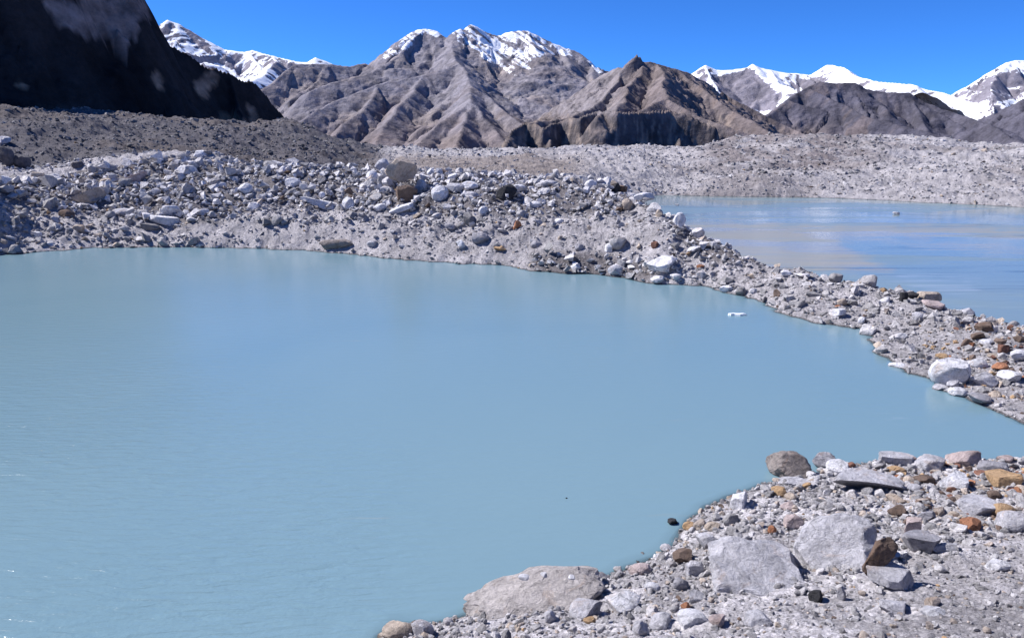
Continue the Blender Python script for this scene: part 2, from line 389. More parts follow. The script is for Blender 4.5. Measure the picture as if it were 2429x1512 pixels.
def height(x, y):
    r = np.hypot(x, y)
    z = smooth_h(x, y)
    far = r > 500
    dp = polydist(x, y, POND); dl = polydist(x, y, LAKE)
    ip = inpoly(x, y, POND); il = inpoly(x, y, LAKE)
    sdist = np.minimum(np.where(ip, -dp, dp), np.where(il, -dl, dl))
    sdist = sdist+fbm(x*0.35, y*0.35, 3, 5)*np.clip(r*0.012, 0.3, 1.4)
    # bumps and hummocks grow with the size of the landform they sit on
    bank = sstep(0, 6, sdist)
    n = fbm(x*0.55, y*0.55, 4, 11)*0.22*sstep(6, 20, r)
    n = n+ridged(x*0.11, y*0.11, 5, 12)*1.5*sstep(40, 110, r)*bank+ridged(x*0.6, y*0.6, 4, 16)*0.28*sstep(55, 100, r)*sstep(0, 3, sdist)+ridged(x*1.3, y*1.3, 4, 17)*0.10*(1-sstep(40, 60, r))
    n = n+fbm(x*0.03, y*0.03, 6, 13)*4.2*sstep(190, 330, r)
    n = n+ridged(x*0.018, y*0.018, 6, 14)*3.4*sstep(200, 420, r)
    n = n+ridged(x*0.004, y*0.004, 5, 15)*7*sstep(700, 1500, r)
    aa = x/np.maximum(y, 1); hl = sstep(195, 225, r)*(1-sstep(-0.2, -0.14, aa))*(y > 0)*(1-sstep(430, 480, r))
    n = n+hl*(ridged(x*0.022+y*0.006, y*0.012, 5, 18)-0.35)*4.2
    n = n+fbm(x*0.07, y*0.07, 3, 19)*1.7*sstep(100, 125, r)*(1-sstep(165, 185, r))*bank
    z = z+n*np.where(sdist > 0, sstep(0, 3, sdist)*0.85+0.15, 0)
    z = np.where(r < 480, np.maximum(z, 0.10+0.02*sdist), z)
    slope = np.where(r < 60, 0.45, 0.75)
    land = np.minimum(z, 0.03+slope*np.maximum(sdist, 0))
    # soft foot
    bed = -np.minimum(np.abs(sdist)*0.62, 6.0)+fbm(x*0.8, y*0.8, 3, 21)*0.08
    return np.where(sdist > 0, land, bed), sdist

# ------------------------------------------------------------------ ground sheet, fine where the camera sees it
fine = np.radians(np.linspace(-52, 57, 1560)); rest = np.radians(np.linspace(57, 308, 150))[1:]
AZ = np.concatenate([fine, rest])
RR = np.exp(np.concatenate([np.linspace(0, math.log(13), 40)[:-1], np.linspace(math.log(13), math.log(700), 900)[:-1], np.linspace(math.log(700), math.log(14000), 160)]))
A_, R_ = np.meshgrid(AZ, RR, indexing='ij')
GX = (R_*np.sin(A_)).ravel(); GY = (R_*np.cos(A_)).ravel()
GZ, GS = height(GX, GY)

def ground_color(x, y, z, s):
    u, v, c = project(x, y, z)
    r = np.hypot(x, y)
    n = fbm(x*0.05, y*0.05, 4, 31); n2 = fbm(x*0.25, y*0.25, 4, 32)
    C = np.empty((len(x), 3)); C[:] = (0.47, 0.45, 0.468)
    C *= (1+0.18*n+0.16*n2)[:, None]
    def put(mask, colr, k=1.0):
        m = np.clip(mask*k, 0, 1)[:, None]; C[:] = C*(1-m)+np.array(colr)*m*(1+0.2*n2)[:, None]
    put(((r < 50)*sstep(-0.1, 0.3, n2+0.1)), (0.68, 0.655, 0.68), 0.9)
    # dark hill on the left, below the cliff
    hill = sstep(195, 225, r)*(1-sstep(-0.185, -0.15, x/np.maximum(y, 1)))*(y > 0)
    put(hill, (0.15, 0.142, 0.158))
    put(hill*sstep(0.05, 0.3, fbm(x*0.02, y*0.02, 4, 35)), (0.155, 0.125, 0.11), 0.4)
    # browner, mossy strip in the valley behind the boulder ridge
    put((y > 0)*sstep(205, 235, r)*(1-sstep(330, 420, r))*sstep(-0.2, -0.1, x/np.maximum(y, 1))*(1-sstep(0.06, 0.12, x/np.maximum(y, 1))), (0.27, 0.22, 0.19), 0.7)
    put((y > 0)*sstep(200, 230, r)*(1-sstep(480, 560, r))*(x/np.maximum(y, 1) > -0.05)*sstep(0.0, 0.35, fbm(x*0.018, y*0.018, 5, 37)), (0.30, 0.27, 0.27), 0.7)
    C[:] *= (1-0.10*sstep(190, 230, r))[:, None]
    # grey brown hummock field behind the far lake
    f = (y > 0)*sstep(300, 360, r)*sstep(0.2, 0.28, x/np.maximum(y, 1))*(1-sstep(0.42, 0.5, x/np.maximum(y, 1)))
    put(f*sstep(-0.25, 0.15, n), (0.22, 0.19, 0.19), 0.85)
    put(sstep(650, 900, r), (0.17, 0.14, 0.14))
    # shade on the bank at the pond's left end, put into the gravel colour
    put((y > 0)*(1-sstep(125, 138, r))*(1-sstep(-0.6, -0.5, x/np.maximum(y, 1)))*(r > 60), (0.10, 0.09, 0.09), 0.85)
    # shade in the gaps between piled boulders, painted dark on the ground
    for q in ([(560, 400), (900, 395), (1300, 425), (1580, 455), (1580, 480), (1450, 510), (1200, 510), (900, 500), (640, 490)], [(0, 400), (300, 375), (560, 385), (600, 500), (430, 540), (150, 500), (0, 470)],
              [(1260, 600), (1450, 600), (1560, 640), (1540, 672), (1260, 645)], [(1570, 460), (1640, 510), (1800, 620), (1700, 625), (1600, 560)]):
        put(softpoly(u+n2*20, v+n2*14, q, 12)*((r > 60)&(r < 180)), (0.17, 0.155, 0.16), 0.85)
    # wet rim and silt under water
    wet = (1-sstep(0.0, 0.10, z))*sstep(-0.5, 0.0, z)
    C[:] *= (1-0.5*wet*(s < 3))[:, None]
    return np.clip(C, 0.01, 0.9)
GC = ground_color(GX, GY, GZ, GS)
nA, nR = len(AZ), len(RR)
fc = gridfaces(nA, nR)
gi = np.arange(nA*nR).reshape(nA, nR)
wrapf = np.stack([gi[-1, :-1], gi[0, :-1], gi[0, 1:], gi[-1, 1:]], -1)
fc = np.concatenate([fc, wrapf])[:, ::-1]
M_GROUND = mat_ground()
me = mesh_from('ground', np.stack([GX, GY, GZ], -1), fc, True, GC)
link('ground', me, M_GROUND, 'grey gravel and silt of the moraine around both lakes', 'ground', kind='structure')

HG = GZ.reshape(nA, nR)
def ground_z(x, y):
    az = np.arctan2(x, y); r = np.hypot(x, y)
    fi = np.clip((az-fine[0])/(fine[1]-fine[0]), 0, len(fine)-1.001)
    fj = np.interp(np.log(np.maximum(r, 1)), np.log(RR), np.arange(nR)); fj = np.clip(fj, 0, nR-1.001)
    i = fi.astype(int); j = fj.astype(int); fi = fi-i; fj = fj-j
    return (HG[i, j]*(1-fi)+HG[i+1, j]*fi)*(1-fj)+(HG[i, j+1]*(1-fi)+HG[i+1, j+1]*fi)*fj
def hit(u, v, tmin=12.0, tmax=900.0):
    """where the sight line through a picture point meets the ground or water"""
    dx, dy, dz = ray(u, v)
    t = np.exp(np.linspace(math.log(tmin), math.log(tmax), 3000))
    gz_ = np.maximum(ground_z(dx*t, dy*t), 0)
    b = (CAMZ+dz*t) <= gz_
    k = int(np.argmax(b)) if b.any() else len(t)-1
    return dx*t[k], dy*t[k], float(gz_[k]), t[k]
def visible(x, y, z, lift):
    d = np.linspace(0.06, 0.985, 120)
    zz = CAMZ+(z+lift-CAMZ)*d[:, None]
    return (ground_z(x*d[:, None], y*d[:, None]) < zz).all(0)

# ------------------------------------------------------------------ water
def water(name, poly, mat, label, res=300, silt=(), pale=()):
    xs = [p[0] for p in poly]; ys = [p[1] for p in poly]
    gx = np.linspace(min(xs)-3, max(xs)+3, res); gy = np.linspace(min(ys)-3, max(ys)+3, res)
    # denser rows near the camera
    gy = min(ys)-3+(max(ys)-min(ys)+6)*np.linspace(0, 1, res)**1.4
    X, Y = np.meshgrid(gx, gy, indexing='ij'); x = X.ravel(); y = Y.ravel()
    zb, s = height(x, y)
    d = polydist(x, y, poly); ins = inpoly(x, y, poly) | (d < 4.5)
    uu, vv, _ = project(x, y, np.zeros_like(x)); sa = np.zeros(len(x)); pa = np.zeros(len(x))
    for q, k in silt: sa = np.maximum(sa, softpoly(uu, vv+fbm(uu/60, vv/9, 4, 7)*16, q, 22)*k)
    for q, k in pale: pa = np.maximum(pa, softpoly(uu+fbm(uu/30, vv/5, 4, 9)*30, vv+fbm(uu/50, vv/6, 4, 8)*14, q, 34)*k)
    me = mesh_from(name, np.stack([x, y, np.zeros_like(x)], -1), gridfaces(res, res)[:, :], False, None, {'depth': np.clip(-zb, 0, 1), 'silt': sa, 'pale': pa, 'ripple': softpoly(uu, vv, [(-900, 820), (250, 900), (900, 1150), (1000, 1512), (700, 1800), (-900, 1700)], 220)})
    bm = bmesh.new(); bm.from_mesh(me); bm.verts.ensure_lookup_table()
    kill = [f for f in bm.faces if not any(ins[v_.index] for v_ in f.verts)]
    bmesh.ops.delete(bm, geom=kill, context='FACES'); bm.to_mesh(me); bm.free()
    return link(name, me, mat, label, 'water', kind='structure')
water('pond_water', POND, mat_water('milky_pond_water', (0.145, 0.24, 0.288), 0.13), 'milky turquoise meltwater pond filling the foreground', 520,
      pale=[([(2040, 975), (2110, 968), (2190, 990), (2110, 996)], 0.42), ([(1900, 940), (2000, 950), (2060, 968), (1960, 962)], 0.3)])
water('lake_water', LAKE, mat_water('milky_lake_water', (0.16, 0.226, 0.248), 0.02, True), 'grey blue glacial lake behind the stony spit', 420,
      silt=[([(1500, 522), (1800, 524), (1960, 534), (2080, 530), (2300, 534), (2700, 552), (2700, 590), (2300, 562), (2100, 572), (2000, 575), (2060, 610), (2120, 640), (1990, 650), (1700, 640), (1500, 600)], 0.72),
            ([(2090, 575), (2300, 572), (2700, 600), (2700, 625), (2400, 600), (2200, 592)], 0.6)],
      pale=[([(2130, 640), (2320, 645), (2320, 700), (2200, 700), (2100, 668)], 0.38), ([(2080, 690), (2700, 720), (2700, 790), (2250, 745)], 0.2)])

# ------------------------------------------------------------------ mountains: ridge lines with slopes falling away from them
def RL(*pts): return [at_depth(u, v, Y) for u, v, Y in pts]
def tent(X, Y, ridges):
    best = np.full(X.shape, -1e9); S = np.zeros(X.shape); D = np.zeros(X.shape)
    off = 0
    for (line, k, A) in ridges:
        for (x1, y1, z1), (x2, y2, z2) in zip(line[:-1], line[1:]):
            dx, dy = x2-x1, y2-y1; L = math.hypot(dx, dy)+1e-6
            t = np.clip(((X-x1)*dx+(Y-y1)*dy)/(L*L), 0, 1)
            d = np.hypot(X-x1-t*dx, Y-y1-t*dy)
            h = z1+(z2-z1)*t-A*(1-np.exp(-k*d/A))-0.12*k*d
            m = h > best
            best = np.where(m, h, best); S = np.where(m, off+t*L, S); D = np.where(m, d, D)
            off += L
        off += 977.0
    return best, S, D
def spurs(line, n, length, drop, k, A, seed, spread=0.5, side=-1):
    """short buttress lines running from a ridge down towards the viewer"""
    rnd = random.Random(seed); P = np.array(line); out = []
    seg = np.hypot(np.diff(P[:, 0]), np.diff(P[:, 1])); cum = np.concatenate([[0], np.cumsum(seg)])
    for i in range(n):
        s = (i+0.5+rnd.uniform(-.35, .35))/n*cum[-1]
        x, y, z = (np.interp(s, cum, P[:, q]) for q in range(3))
        a = rnd.uniform(-spread, spread); L = length*rnd.uniform(0.6, 1.3); dr = drop*rnd.uniform(0.75, 1.2)
        pts = [(x, y, z)]; zz = z
        for j in range(4):
            a += rnd.uniform(-.35, .35)
            x += math.sin(a)*L/4; y += side*math.cos(a)*L/4; zz -= dr/4*rnd.uniform(.6, 1.4)
            pts.append((x, y, zz))
        out.append((pts, k, A))
    return out
def mountain(name, label, ridges, res, mat, color_fn, gully, rough, warp, seed, pad=0.0, zmin=-25, front=None, back=None, edge=1.0):
    P = np.array([p for l, _, _ in ridges for p in l])
    hx = P[:, 2].max()
    x0, x1 = P[:, 0].min()-pad, P[:, 0].max()+pad; y0, y1 = P[:, 1].min()-pad, P[:, 1].max()+pad*0.6
    if front: y0 = front
    if back: y1 = back
    nx = int((x1-x0)/res)+2; ny = int((y1-y0)/res)+2
    X, Y = np.meshgrid(np.linspace(x0, x1, nx), np.linspace(y0, y1, ny), indexing='ij')
    wx = fbm(X/(warp*8), Y/(warp*8), 4, seed+50)*warp; wy = fbm(X/(warp*8)+31, Y/(warp*8)+17, 4, seed+60)*warp
    Z, S, D = tent(X+wx, Y+wy, ridges)
    g, gf = gully
    ramp_ = np.minimum(D/(gf*1.2), 1.0)
    Z = Z+g*ramp_*(ridged(S/gf+0.9*fbm(X/(gf*3), Y/(gf*3), 3, seed+21), D/(gf*3.6), 4, seed+1)-0.85)*1.25*(0.65+0.9*np.clip(fbm(X/(gf*5), Y/(gf*5), 3, seed+22)+0.3, 0, 1))
    Z = Z+g*0.5*ramp_*(ridged(S/(gf*.3), D/(gf*1.6), 3, seed+5)-0.7)
    Z = Z+rough*(0.35*edge+0.85*ramp_)*(ridged(X/(rough*9), Y/(rough*9), 6, seed+2, 0.55)-0.6)
    Z = Z+rough*0.4*fbm(X/(rough*2.5), Y/(rough*2.5), 4, seed+3)*edge*(0.4+0.6*ramp_)
    Z = Z+rough*0.30*(0.4*edge+0.6*ramp_)*(ridged(X/(rough*1.7), Y/(rough*1.7), 4, seed+9, 0.6)-0.4)*1.3
    Z = np.maximum(Z, zmin)
    gx_, gy_ = np.gradient(Z, (x1-x0)/(nx-1), (y1-y0)/(ny-1)); nz = 1/np.sqrt(1+gx_**2+gy_**2)
    x, y, z = X.ravel(), Y.ravel(), Z.ravel()
    u, v, _ = project(x, y, z)
    C, snow = color_fn(x, y, z, u, v, nz.ravel(), gx_.ravel(), gy_.ravel(), S.ravel(), D.ravel())
    f = gridfaces(nx, ny)
    keep = (z[f] > zmin+0.5).any(1)
    me = mesh_from(name, np.stack([x, y, z], -1), f[keep], True, np.clip(C, 0.01, 0.9), {'snow': snow})
    return link(name, me, mat, label, 'mountain', kind='structure')

def base(n, c): return np.ones((n, 1))*np.array(c)
def blend(C, m, c):
    m = np.clip(m, 0, 1)[:, None]; return C*(1-m)+np.array(c)*m

# left: dark cliff in shadow
LM = [(RL((-1300, -1000, 380), (-700, -800, 430), (-300, -560, 470), (0, -370, 510), (200, -180, 550), (310, -60, 580), (338, 0, 590), (358, 48, 597), (378, 76, 604),
          (430, 103, 620), (480, 135, 636), (540, 160, 655), (575, 185, 668), (610, 212, 680), (650, 250, 695), (675, 285, 705), (700, 305, 715)), 1.75, 900),
      (RL((200, -180, 550), (232, -20, 524), (262, 120, 498), (285, 240, 478)), 1.6, 900),
      (RL((378, 76, 604), (420, 150, 592), (450, 230, 574), (470, 300, 556)), 1.7, 900),
      (RL((540, 160, 655), (560, 210, 643), (575, 262, 625), (590, 305, 605)), 1.7, 900)]
def col_left(x, y, z, u, v, nz, gx, gy, S, D):
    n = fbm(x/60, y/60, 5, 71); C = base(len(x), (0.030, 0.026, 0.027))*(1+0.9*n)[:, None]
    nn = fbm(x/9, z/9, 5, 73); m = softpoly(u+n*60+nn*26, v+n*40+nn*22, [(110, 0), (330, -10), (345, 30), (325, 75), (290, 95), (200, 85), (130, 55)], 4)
    C = blend(C, m*(0.7+0.6*nn), (0.36, 0.265, 0.235))  # sunlit patch high on the cliff, painted as lighter rock
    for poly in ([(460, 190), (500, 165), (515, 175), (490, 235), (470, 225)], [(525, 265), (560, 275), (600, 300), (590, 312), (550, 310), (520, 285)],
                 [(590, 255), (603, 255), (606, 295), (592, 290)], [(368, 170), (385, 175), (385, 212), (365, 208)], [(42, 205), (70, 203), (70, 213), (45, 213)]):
        C = blend(C, softpoly(u+n*14+nn*16, v+n*10+nn*16, poly, 4)*(0.8+0.8*nn), (0.40, 0.26, 0.18))  # smaller sunlit patches painted in brown
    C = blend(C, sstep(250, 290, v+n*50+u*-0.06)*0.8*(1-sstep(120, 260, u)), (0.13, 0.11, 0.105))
    return C, np.zeros(len(x))
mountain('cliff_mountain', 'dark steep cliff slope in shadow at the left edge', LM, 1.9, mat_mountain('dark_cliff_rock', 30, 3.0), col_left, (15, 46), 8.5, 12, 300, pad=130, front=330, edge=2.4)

# central massif
CM = [(RL((560, 260, 2700), (620, 208, 2900), (700, 152, 3100), (780, 152, 3200), (825, 157, 3250), (870, 150, 3300), (900, 130, 3350), (950, 96, 3380), (975, 76, 3400), (1000, 68, 3400),
          (1030, 73, 3400), (1050, 88, 3380), (1065, 91, 3370), (1085, 68, 3400), (1100, 73, 3420), (1113, 57, 3440), (1150, 75, 3460),
          (1190, 85, 3480), (1210, 75, 3480), (1250, 71, 3480), (1290, 90, 3470), (1340, 112, 3460), (1372, 122, 3450), (1400, 148, 3400), (1430, 172, 3350), (1500, 210, 3300)), 0.62, 1400),
      (RL((1065, 91, 3370), (1080, 130, 3120), (1090, 152, 2980), (1106, 172, 2860), (1118, 205, 2660), (1103, 240, 2420), (1094, 295, 2200), (1085, 362, 1980)), 0.55, 1400),
      (RL((1090, 152, 2980), (1000, 178, 2880), (900, 200, 2760), (800, 232, 2620), (720, 275, 2450), (670, 320, 2300)), 0.5, 1400),
      (RL((1103, 240, 2420), (1040, 285, 2260), (990, 340, 2100)), 0.55, 1400),
      (RL((1103, 240, 2420), (1150, 290, 2280), (1210, 345, 2120), (1240, 370, 2050)), 0.5, 1400),
      (RL((1000, 68, 3400), (955, 125, 3220), (890, 165, 3080), (820, 190, 2960), (740, 215, 2820)), 0.5, 1400),
      (RL((900, 200, 2760), (860, 255, 2540), (800, 318, 2320), (770, 355, 2200)), 0.5, 1400),
      (RL((1000, 178, 2880), (960, 240, 2600), (910, 310, 2320), (880, 355, 2150)), 0.5, 1400),
      (RL((1118, 205, 2660), (1170, 240, 2560), (1230, 290, 2380), (1290, 330, 2200)), 0.45, 1400),
      (RL((1250, 71, 3480), (1268, 120, 3300), (1280, 165, 3130), (1270, 215, 2950)), 0.45, 1400),
      (RL((1340, 112, 3460), (1352, 165, 3230), (1345, 215, 3000), (1330, 260, 2800)), 0.45, 1400),
      (RL((1400, 148, 3400), (1402, 195, 3150), (1380, 240, 2900)), 0.45, 1400),
      (RL((780, 152, 3200), (760, 190, 3050), (700, 230, 2850), (660, 270, 2700)), 0.5, 1400)]
def col_centre(x, y, z, u, v, nz, gx, gy, S, D):
    n = fbm(x/160, y/160, 6, 81); n2 = fbm(x/45, y/45, 5, 82)
    C = base(len(x), (0.235, 0.222, 0.25))*(1+0.35*n+0.3*n2)[:, None]
    C = blend(C, sstep(0.0, 0.35, n+0.2*n2)*0.5*(v > 160), (0.16, 0.135, 0.135))
    C = blend(C, sstep(0.10, 0.4, fbm(x/220, y/220, 5, 83))*0.7, (0.30, 0.26, 0.25))
    C = blend(C, sstep(240, 330, v+60*n)*0.5, (0.20, 0.155, 0.14))
    st = fbm((x*0.55+y*0.2)/120, (z*2.2-x*.8)/60, 5, 84)
    m1 = softpoly(u+n2*16, v+n2*12, [(1070, 80), (1113, 45), (1160, 62), (1260, 60), (1350, 105), (1360, 135), (1300, 130), (1262, 140), (1270, 170), (1225, 160), (1220, 185), (1160, 150), (1090, 105)], 9)
    m2 = softpoly(u+n2*10, v+n2*8, [(950, 92), (975, 60), (1010, 55), (1050, 80), (1040, 96), (1010, 82), (985, 95), (985, 112), (930, 138), (895, 145)], 7)
    m3 = softpoly(u, v, [(1385, 140), (1400, 142), (1432, 172), (1420, 178)], 4)+softpoly(u+8*n, v, [(1190, 178), (1290, 205), (1300, 214), (1200, 190)], 4)*0.5
    st2 = fbm((u*0.82+v*0.57)/55, (v*0.82-u*0.57)/6.5, 5, 85)
    snow = m1*(0.69+1.15*st2+0.3*n2)+m2*(0.68+0.7*st2)+m3*0.75
    return C, np.clip(snow, 0, 1)*1.0-0.12
mountain('rocky_mountain', 'bare grey mountain with snow streaked summit in the centre', CM, 5.5, mat_mountain('grey_mountain_rock', 90, 14), col_centre, (24, 95), 14, 34, 310, pad=420, front=1750, back=3900)

# brown mountain right of centre
BM = [(RL((1400, 200, 2550), (1430, 174, 2500), (1470, 158, 2330), (1488, 161, 2260), (1500, 157, 2240), (1513, 150, 2235), (1530, 144, 2240), (1560, 150, 2250), (1600, 163, 2300),
          (1640, 177, 2350), (1680, 197, 2400), (1720, 225, 2400), (1800, 265, 2350), (1870, 300, 2300), (1950, 335, 2200), (2000, 360, 2100)), 0.6, 1200),
      (RL((1480, 160, 2290), (1455, 200, 2140), (1432, 235, 2020), (1400, 256, 1920), (1340, 280, 1800), (1270, 285, 1720), (1225, 305, 1620), (1195, 345, 1500)), 0.75, 900),
      (RL((1560, 150, 2250), (1572, 195, 2020), (1582, 232, 1830), (1640, 262, 1760), (1700, 290, 1720), (1780, 318, 1680), (1880, 345, 1640)), 0.62, 900),
      (RL((1582, 232, 1830), (1530, 255, 1740), (1490, 268, 1660), (1440, 262, 1640), (1415, 275, 1580)), 0.8, 900),
      (RL((1600, 163, 2300), (1680, 220, 2150), (1760, 275, 2000), (1850, 325, 1850)), 0.5, 900),
      (RL((1470, 162, 2225), (1488, 148, 2222), (1500, 136, 2222), (1513, 127, 2222), (1521, 133, 2224), (1532, 150, 2226)), 2.4, 500),
      (RL((1530, 146, 2240), (1500, 192, 2080), (1480, 235, 1900), (1460, 262, 1760)), 0.6, 900)]
BM.append((RL((1188, 352, 1500), (1212, 304, 1580), (1250, 288, 1630), (1292, 300, 1590), (1332, 284, 1650), (1376, 276, 1610), (1420, 262, 1640), (1462, 262, 1590), (1530, 262, 1630),
      (1585, 256, 1660), (1640, 276, 1650), (1690, 302, 1640)), 2.6, 500))
rnd = random.Random(4)
for u0, v0 in ((1305, 326), (1398, 320), (1512, 330), (1615, 326)):
    BM.append((RL((u0, v0, 1590+rnd.uniform(-10, 15)), (u0+rnd.uniform(-8, 8), v0+25, 1530), (u0+rnd.uniform(-14, 14), 372, 1440)), 1.3, 500))
def col_brown(x, y, z, u, v, nz, gx, gy, S, D):
    n = fbm(x/110, y/110, 6, 91); n2 = fbm(x/30, y/30, 5, 92)
    C = base(len(x), (0.165, 0.14, 0.142))*(1+0.35*n+0.3*n2)[:, None]
    streak = fbm(S/55, D/420, 4, 93)
    C = blend(C, sstep(0.05, 0.4, streak)*0.6, (0.25, 0.195, 0.17))
    C = blend(C, (1-sstep(150, 235, v+40*n))*0.45, (0.20, 0.165, 0.155))
    C = blend(C, (1-sstep(1450, 1520, u+40*n2+(v-150)*0.25))*(1-sstep(262, 290, v))*0.8, (0.235, 0.215, 0.225))
    low = sstep(262, 292, v+25*n2)*(1-sstep(1690, 1760, u))
    rockf = 1-sstep(0.62, 0.8, nz+0.15*n2)
    vs = fbm(u/16, v/70, 4, 95)
    C = blend(C, low*rockf*(0.7+0.9*vs), (0.07, 0.068, 0.075))
    C = blend(C, low*sstep(-0.02, 0.22, fbm(u/11, v/45, 4, 96))*0.85, (0.30, 0.245, 0.21))
    C = blend(C, low*(1-rockf)*0.6, (0.20, 0.165, 0.15))
    return C, np.zeros(len(x))
mountain('brown_mountain', 'brown scree mountain with black cliff band at its foot', BM, 3.6, mat_mountain('brown_mountain_rock', 60, 8), col_brown, (22, 46), 9, 20, 320, pad=260, front=1300, back=2800)

# dark mountain at the right
DM0 = RL((1700, 345, 3300), (1790, 300, 3400), (1850, 257, 3600), (1900, 214, 3750), (1940, 192, 3800), (1985, 198, 3800), (2030, 195, 3800), (2060, 211, 3790), (2100, 219, 3780), (2160, 219, 3750),
         (2200, 243, 3700), (2260, 265, 3600), (2330, 292, 3400), (2380, 320, 3200), (2428, 340, 3000), (2520, 375, 2800))
DM = [(DM0, 0.6, 1600)]+spurs(DM0, 13, 900, 320, 0.55, 1600, 5, 0.6)
def col_dark(x, y, z, u, v, nz, gx, gy, S, D):
    n = fbm(x/180, y/180, 6, 101); n2 = fbm(x/50, y/50, 5, 102)
    C = base(len(x), (0.098, 0.094, 0.12))*(1+0.4*n+0.35*n2)[:, None]
    C = blend(C, sstep(0.0, 0.3, fbm(S/90, D/700, 4, 103))*0.6*(1-sstep(2080, 2160, u)), (0.20, 0.16, 0.15))
    C = blend(C, sstep(270, 330, v)*(1-sstep(1900, 2050, u))*0.6, (0.2, 0.16, 0.14))
    return C, np.zeros(len(x))
M_DARK = mat_mountain('dark_mountain_rock', 90, 14)
mountain('dark_mountain', 'dark purple grey mountain in front of the snowy range', DM, 7.0, M_DARK, col_dark, (34, 110), 12, 40, 330, pad=450, front=2500, back=4300)
SM0 = RL((2280, 345, 4600), (2340, 298, 4800), (2385, 264, 5000), (2428, 235, 5000), (2520, 180, 5200), (2700, 120, 5400))
def col_side(x, y, z, u, v, nz, gx, gy, S, D):
    C, s = col_dark(x, y, z, u*0+2300, v, nz, gx, gy, S, D); return C, s
mountain('side_mountain', 'dark mountain flank below the snow peak at the right edge', [(SM0, 0.6, 1600)]+spurs(SM0, 6, 900, 300, 0.55, 1600, 6, 0.5), 10.0, M_DARK, col_side, (40, 140), 14, 40, 340, pad=500, front=3900, back=5900)

# snowy ranges
M_SNOWY = mat_mountain('snowy_peak_rock', 260, 30)
def col_snow(rocky, polys=()):
    def f(x, y, z, u, v, nz, gx, gy, S, D):
        n = fbm(x/450, y/450, 6, 111); n2 = fbm(x/140, y/140, 5, 112)
        C = base(len(x), (0.23, 0.215, 0.25))*(1+0.3*n)[:, None]
        steep = 1-sstep(0.62, 0.86, nz+0.10*n2+0.08*n)
        snow = 0.86-rocky*steep+0.25*n2
        for p, k in polys: snow = snow-k*softpoly(u+n2*14, v+n2*12, p, 7)
        return C, np.clip(snow, 0, 1)
    return f
AM0 = RL((300, 150, 8600), (340, 105, 8700), (372, 68, 8800), (395, 46, 8900), (420, 54, 8900), (460, 76, 8900), (490, 92, 8900), (530, 118, 8900), (570, 124, 8900), (600, 120, 8900), (640, 130, 8800),
         (700, 146, 8700), (728, 147, 8700), (750, 135, 8700), (768, 143, 8700), (800, 158, 8700), (880, 190, 8600))
mountain('snowy_peak', 'white snow peak behind the dark cliff at the left', [(AM0, 0.62, 3500)]+spurs(AM0, 14, 1500, 620, 0.6, 3500, 7, 0.7), 17.0, M_SNOWY,
         col_snow(0.62, [([(430, 60), (480, 85), (500, 125), (470, 110)], 0.5), ([(640, 140), (700, 150), (690, 185), (640, 165)], 0.4)]), (60, 230), 26, 60, 350, pad=900, front=6900, back=10000, edge=0.5)
EM0 = RL((1560, 215, 9000), (1620, 185, 9000), (1650, 166, 9000), (1668, 154, 9000), (1700, 166, 9000), (1740, 165, 9000), (1770, 158, 9000), (1784, 151, 9000), (1800, 160, 9000), (1850, 171, 9000), (1920, 177, 9000),
         (1945, 172, 9000), (1960, 153, 9000), (1972, 154, 9000), (1992, 168, 9000), (2030, 190, 9000), (2060, 204, 9000), (2100, 209, 9000), (2160, 199, 9000), (2190, 209, 9000), (2230, 234, 9000), (2250, 240, 9000),
         (2300, 262, 9100))
mountain('snowy_range', 'long snow covered range behind the dark mountain', [(EM0, 0.6, 3500)]+spurs(EM0, 16, 1500, 560, 0.55, 3500, 8, 0.6), 17.0, M_SNOWY,
         col_snow(0.60, [([(1690, 190), (1780, 165), (1850, 230), (1840, 262), (1760, 262), (1720, 230)], 0.75), ([(1890, 190), (1950, 185), (1945, 215), (1890, 212)], 0.6)]), (48, 240), 20, 55, 360, pad=900, front=7000, back=10200, edge=0.45)
FM0 = RL((2215, 262, 8900), (2240, 232, 9000), (2280, 211, 9100), (2330, 186, 9200), (2358, 165, 9250), (2382, 148, 9300), (2412, 142, 9300), (2440, 144, 9300), (2520, 165, 9300), (2640, 190, 9300))
mountain('snow_capped_peak', 'broad snow capped peak at the right edge', [(FM0, 0.6, 3500)]+spurs(FM0, 8, 1800, 720, 0.55, 3500, 9, 0.6), 17.0, M_SNOWY,
         col_snow(0.60, [([(2270, 225), (2370, 170), (2430, 180), (2430, 230), (2350, 250)], 0.42)]), (60, 230), 28, 65, 370, pad=900, front=7000, back=10400, edge=0.5)

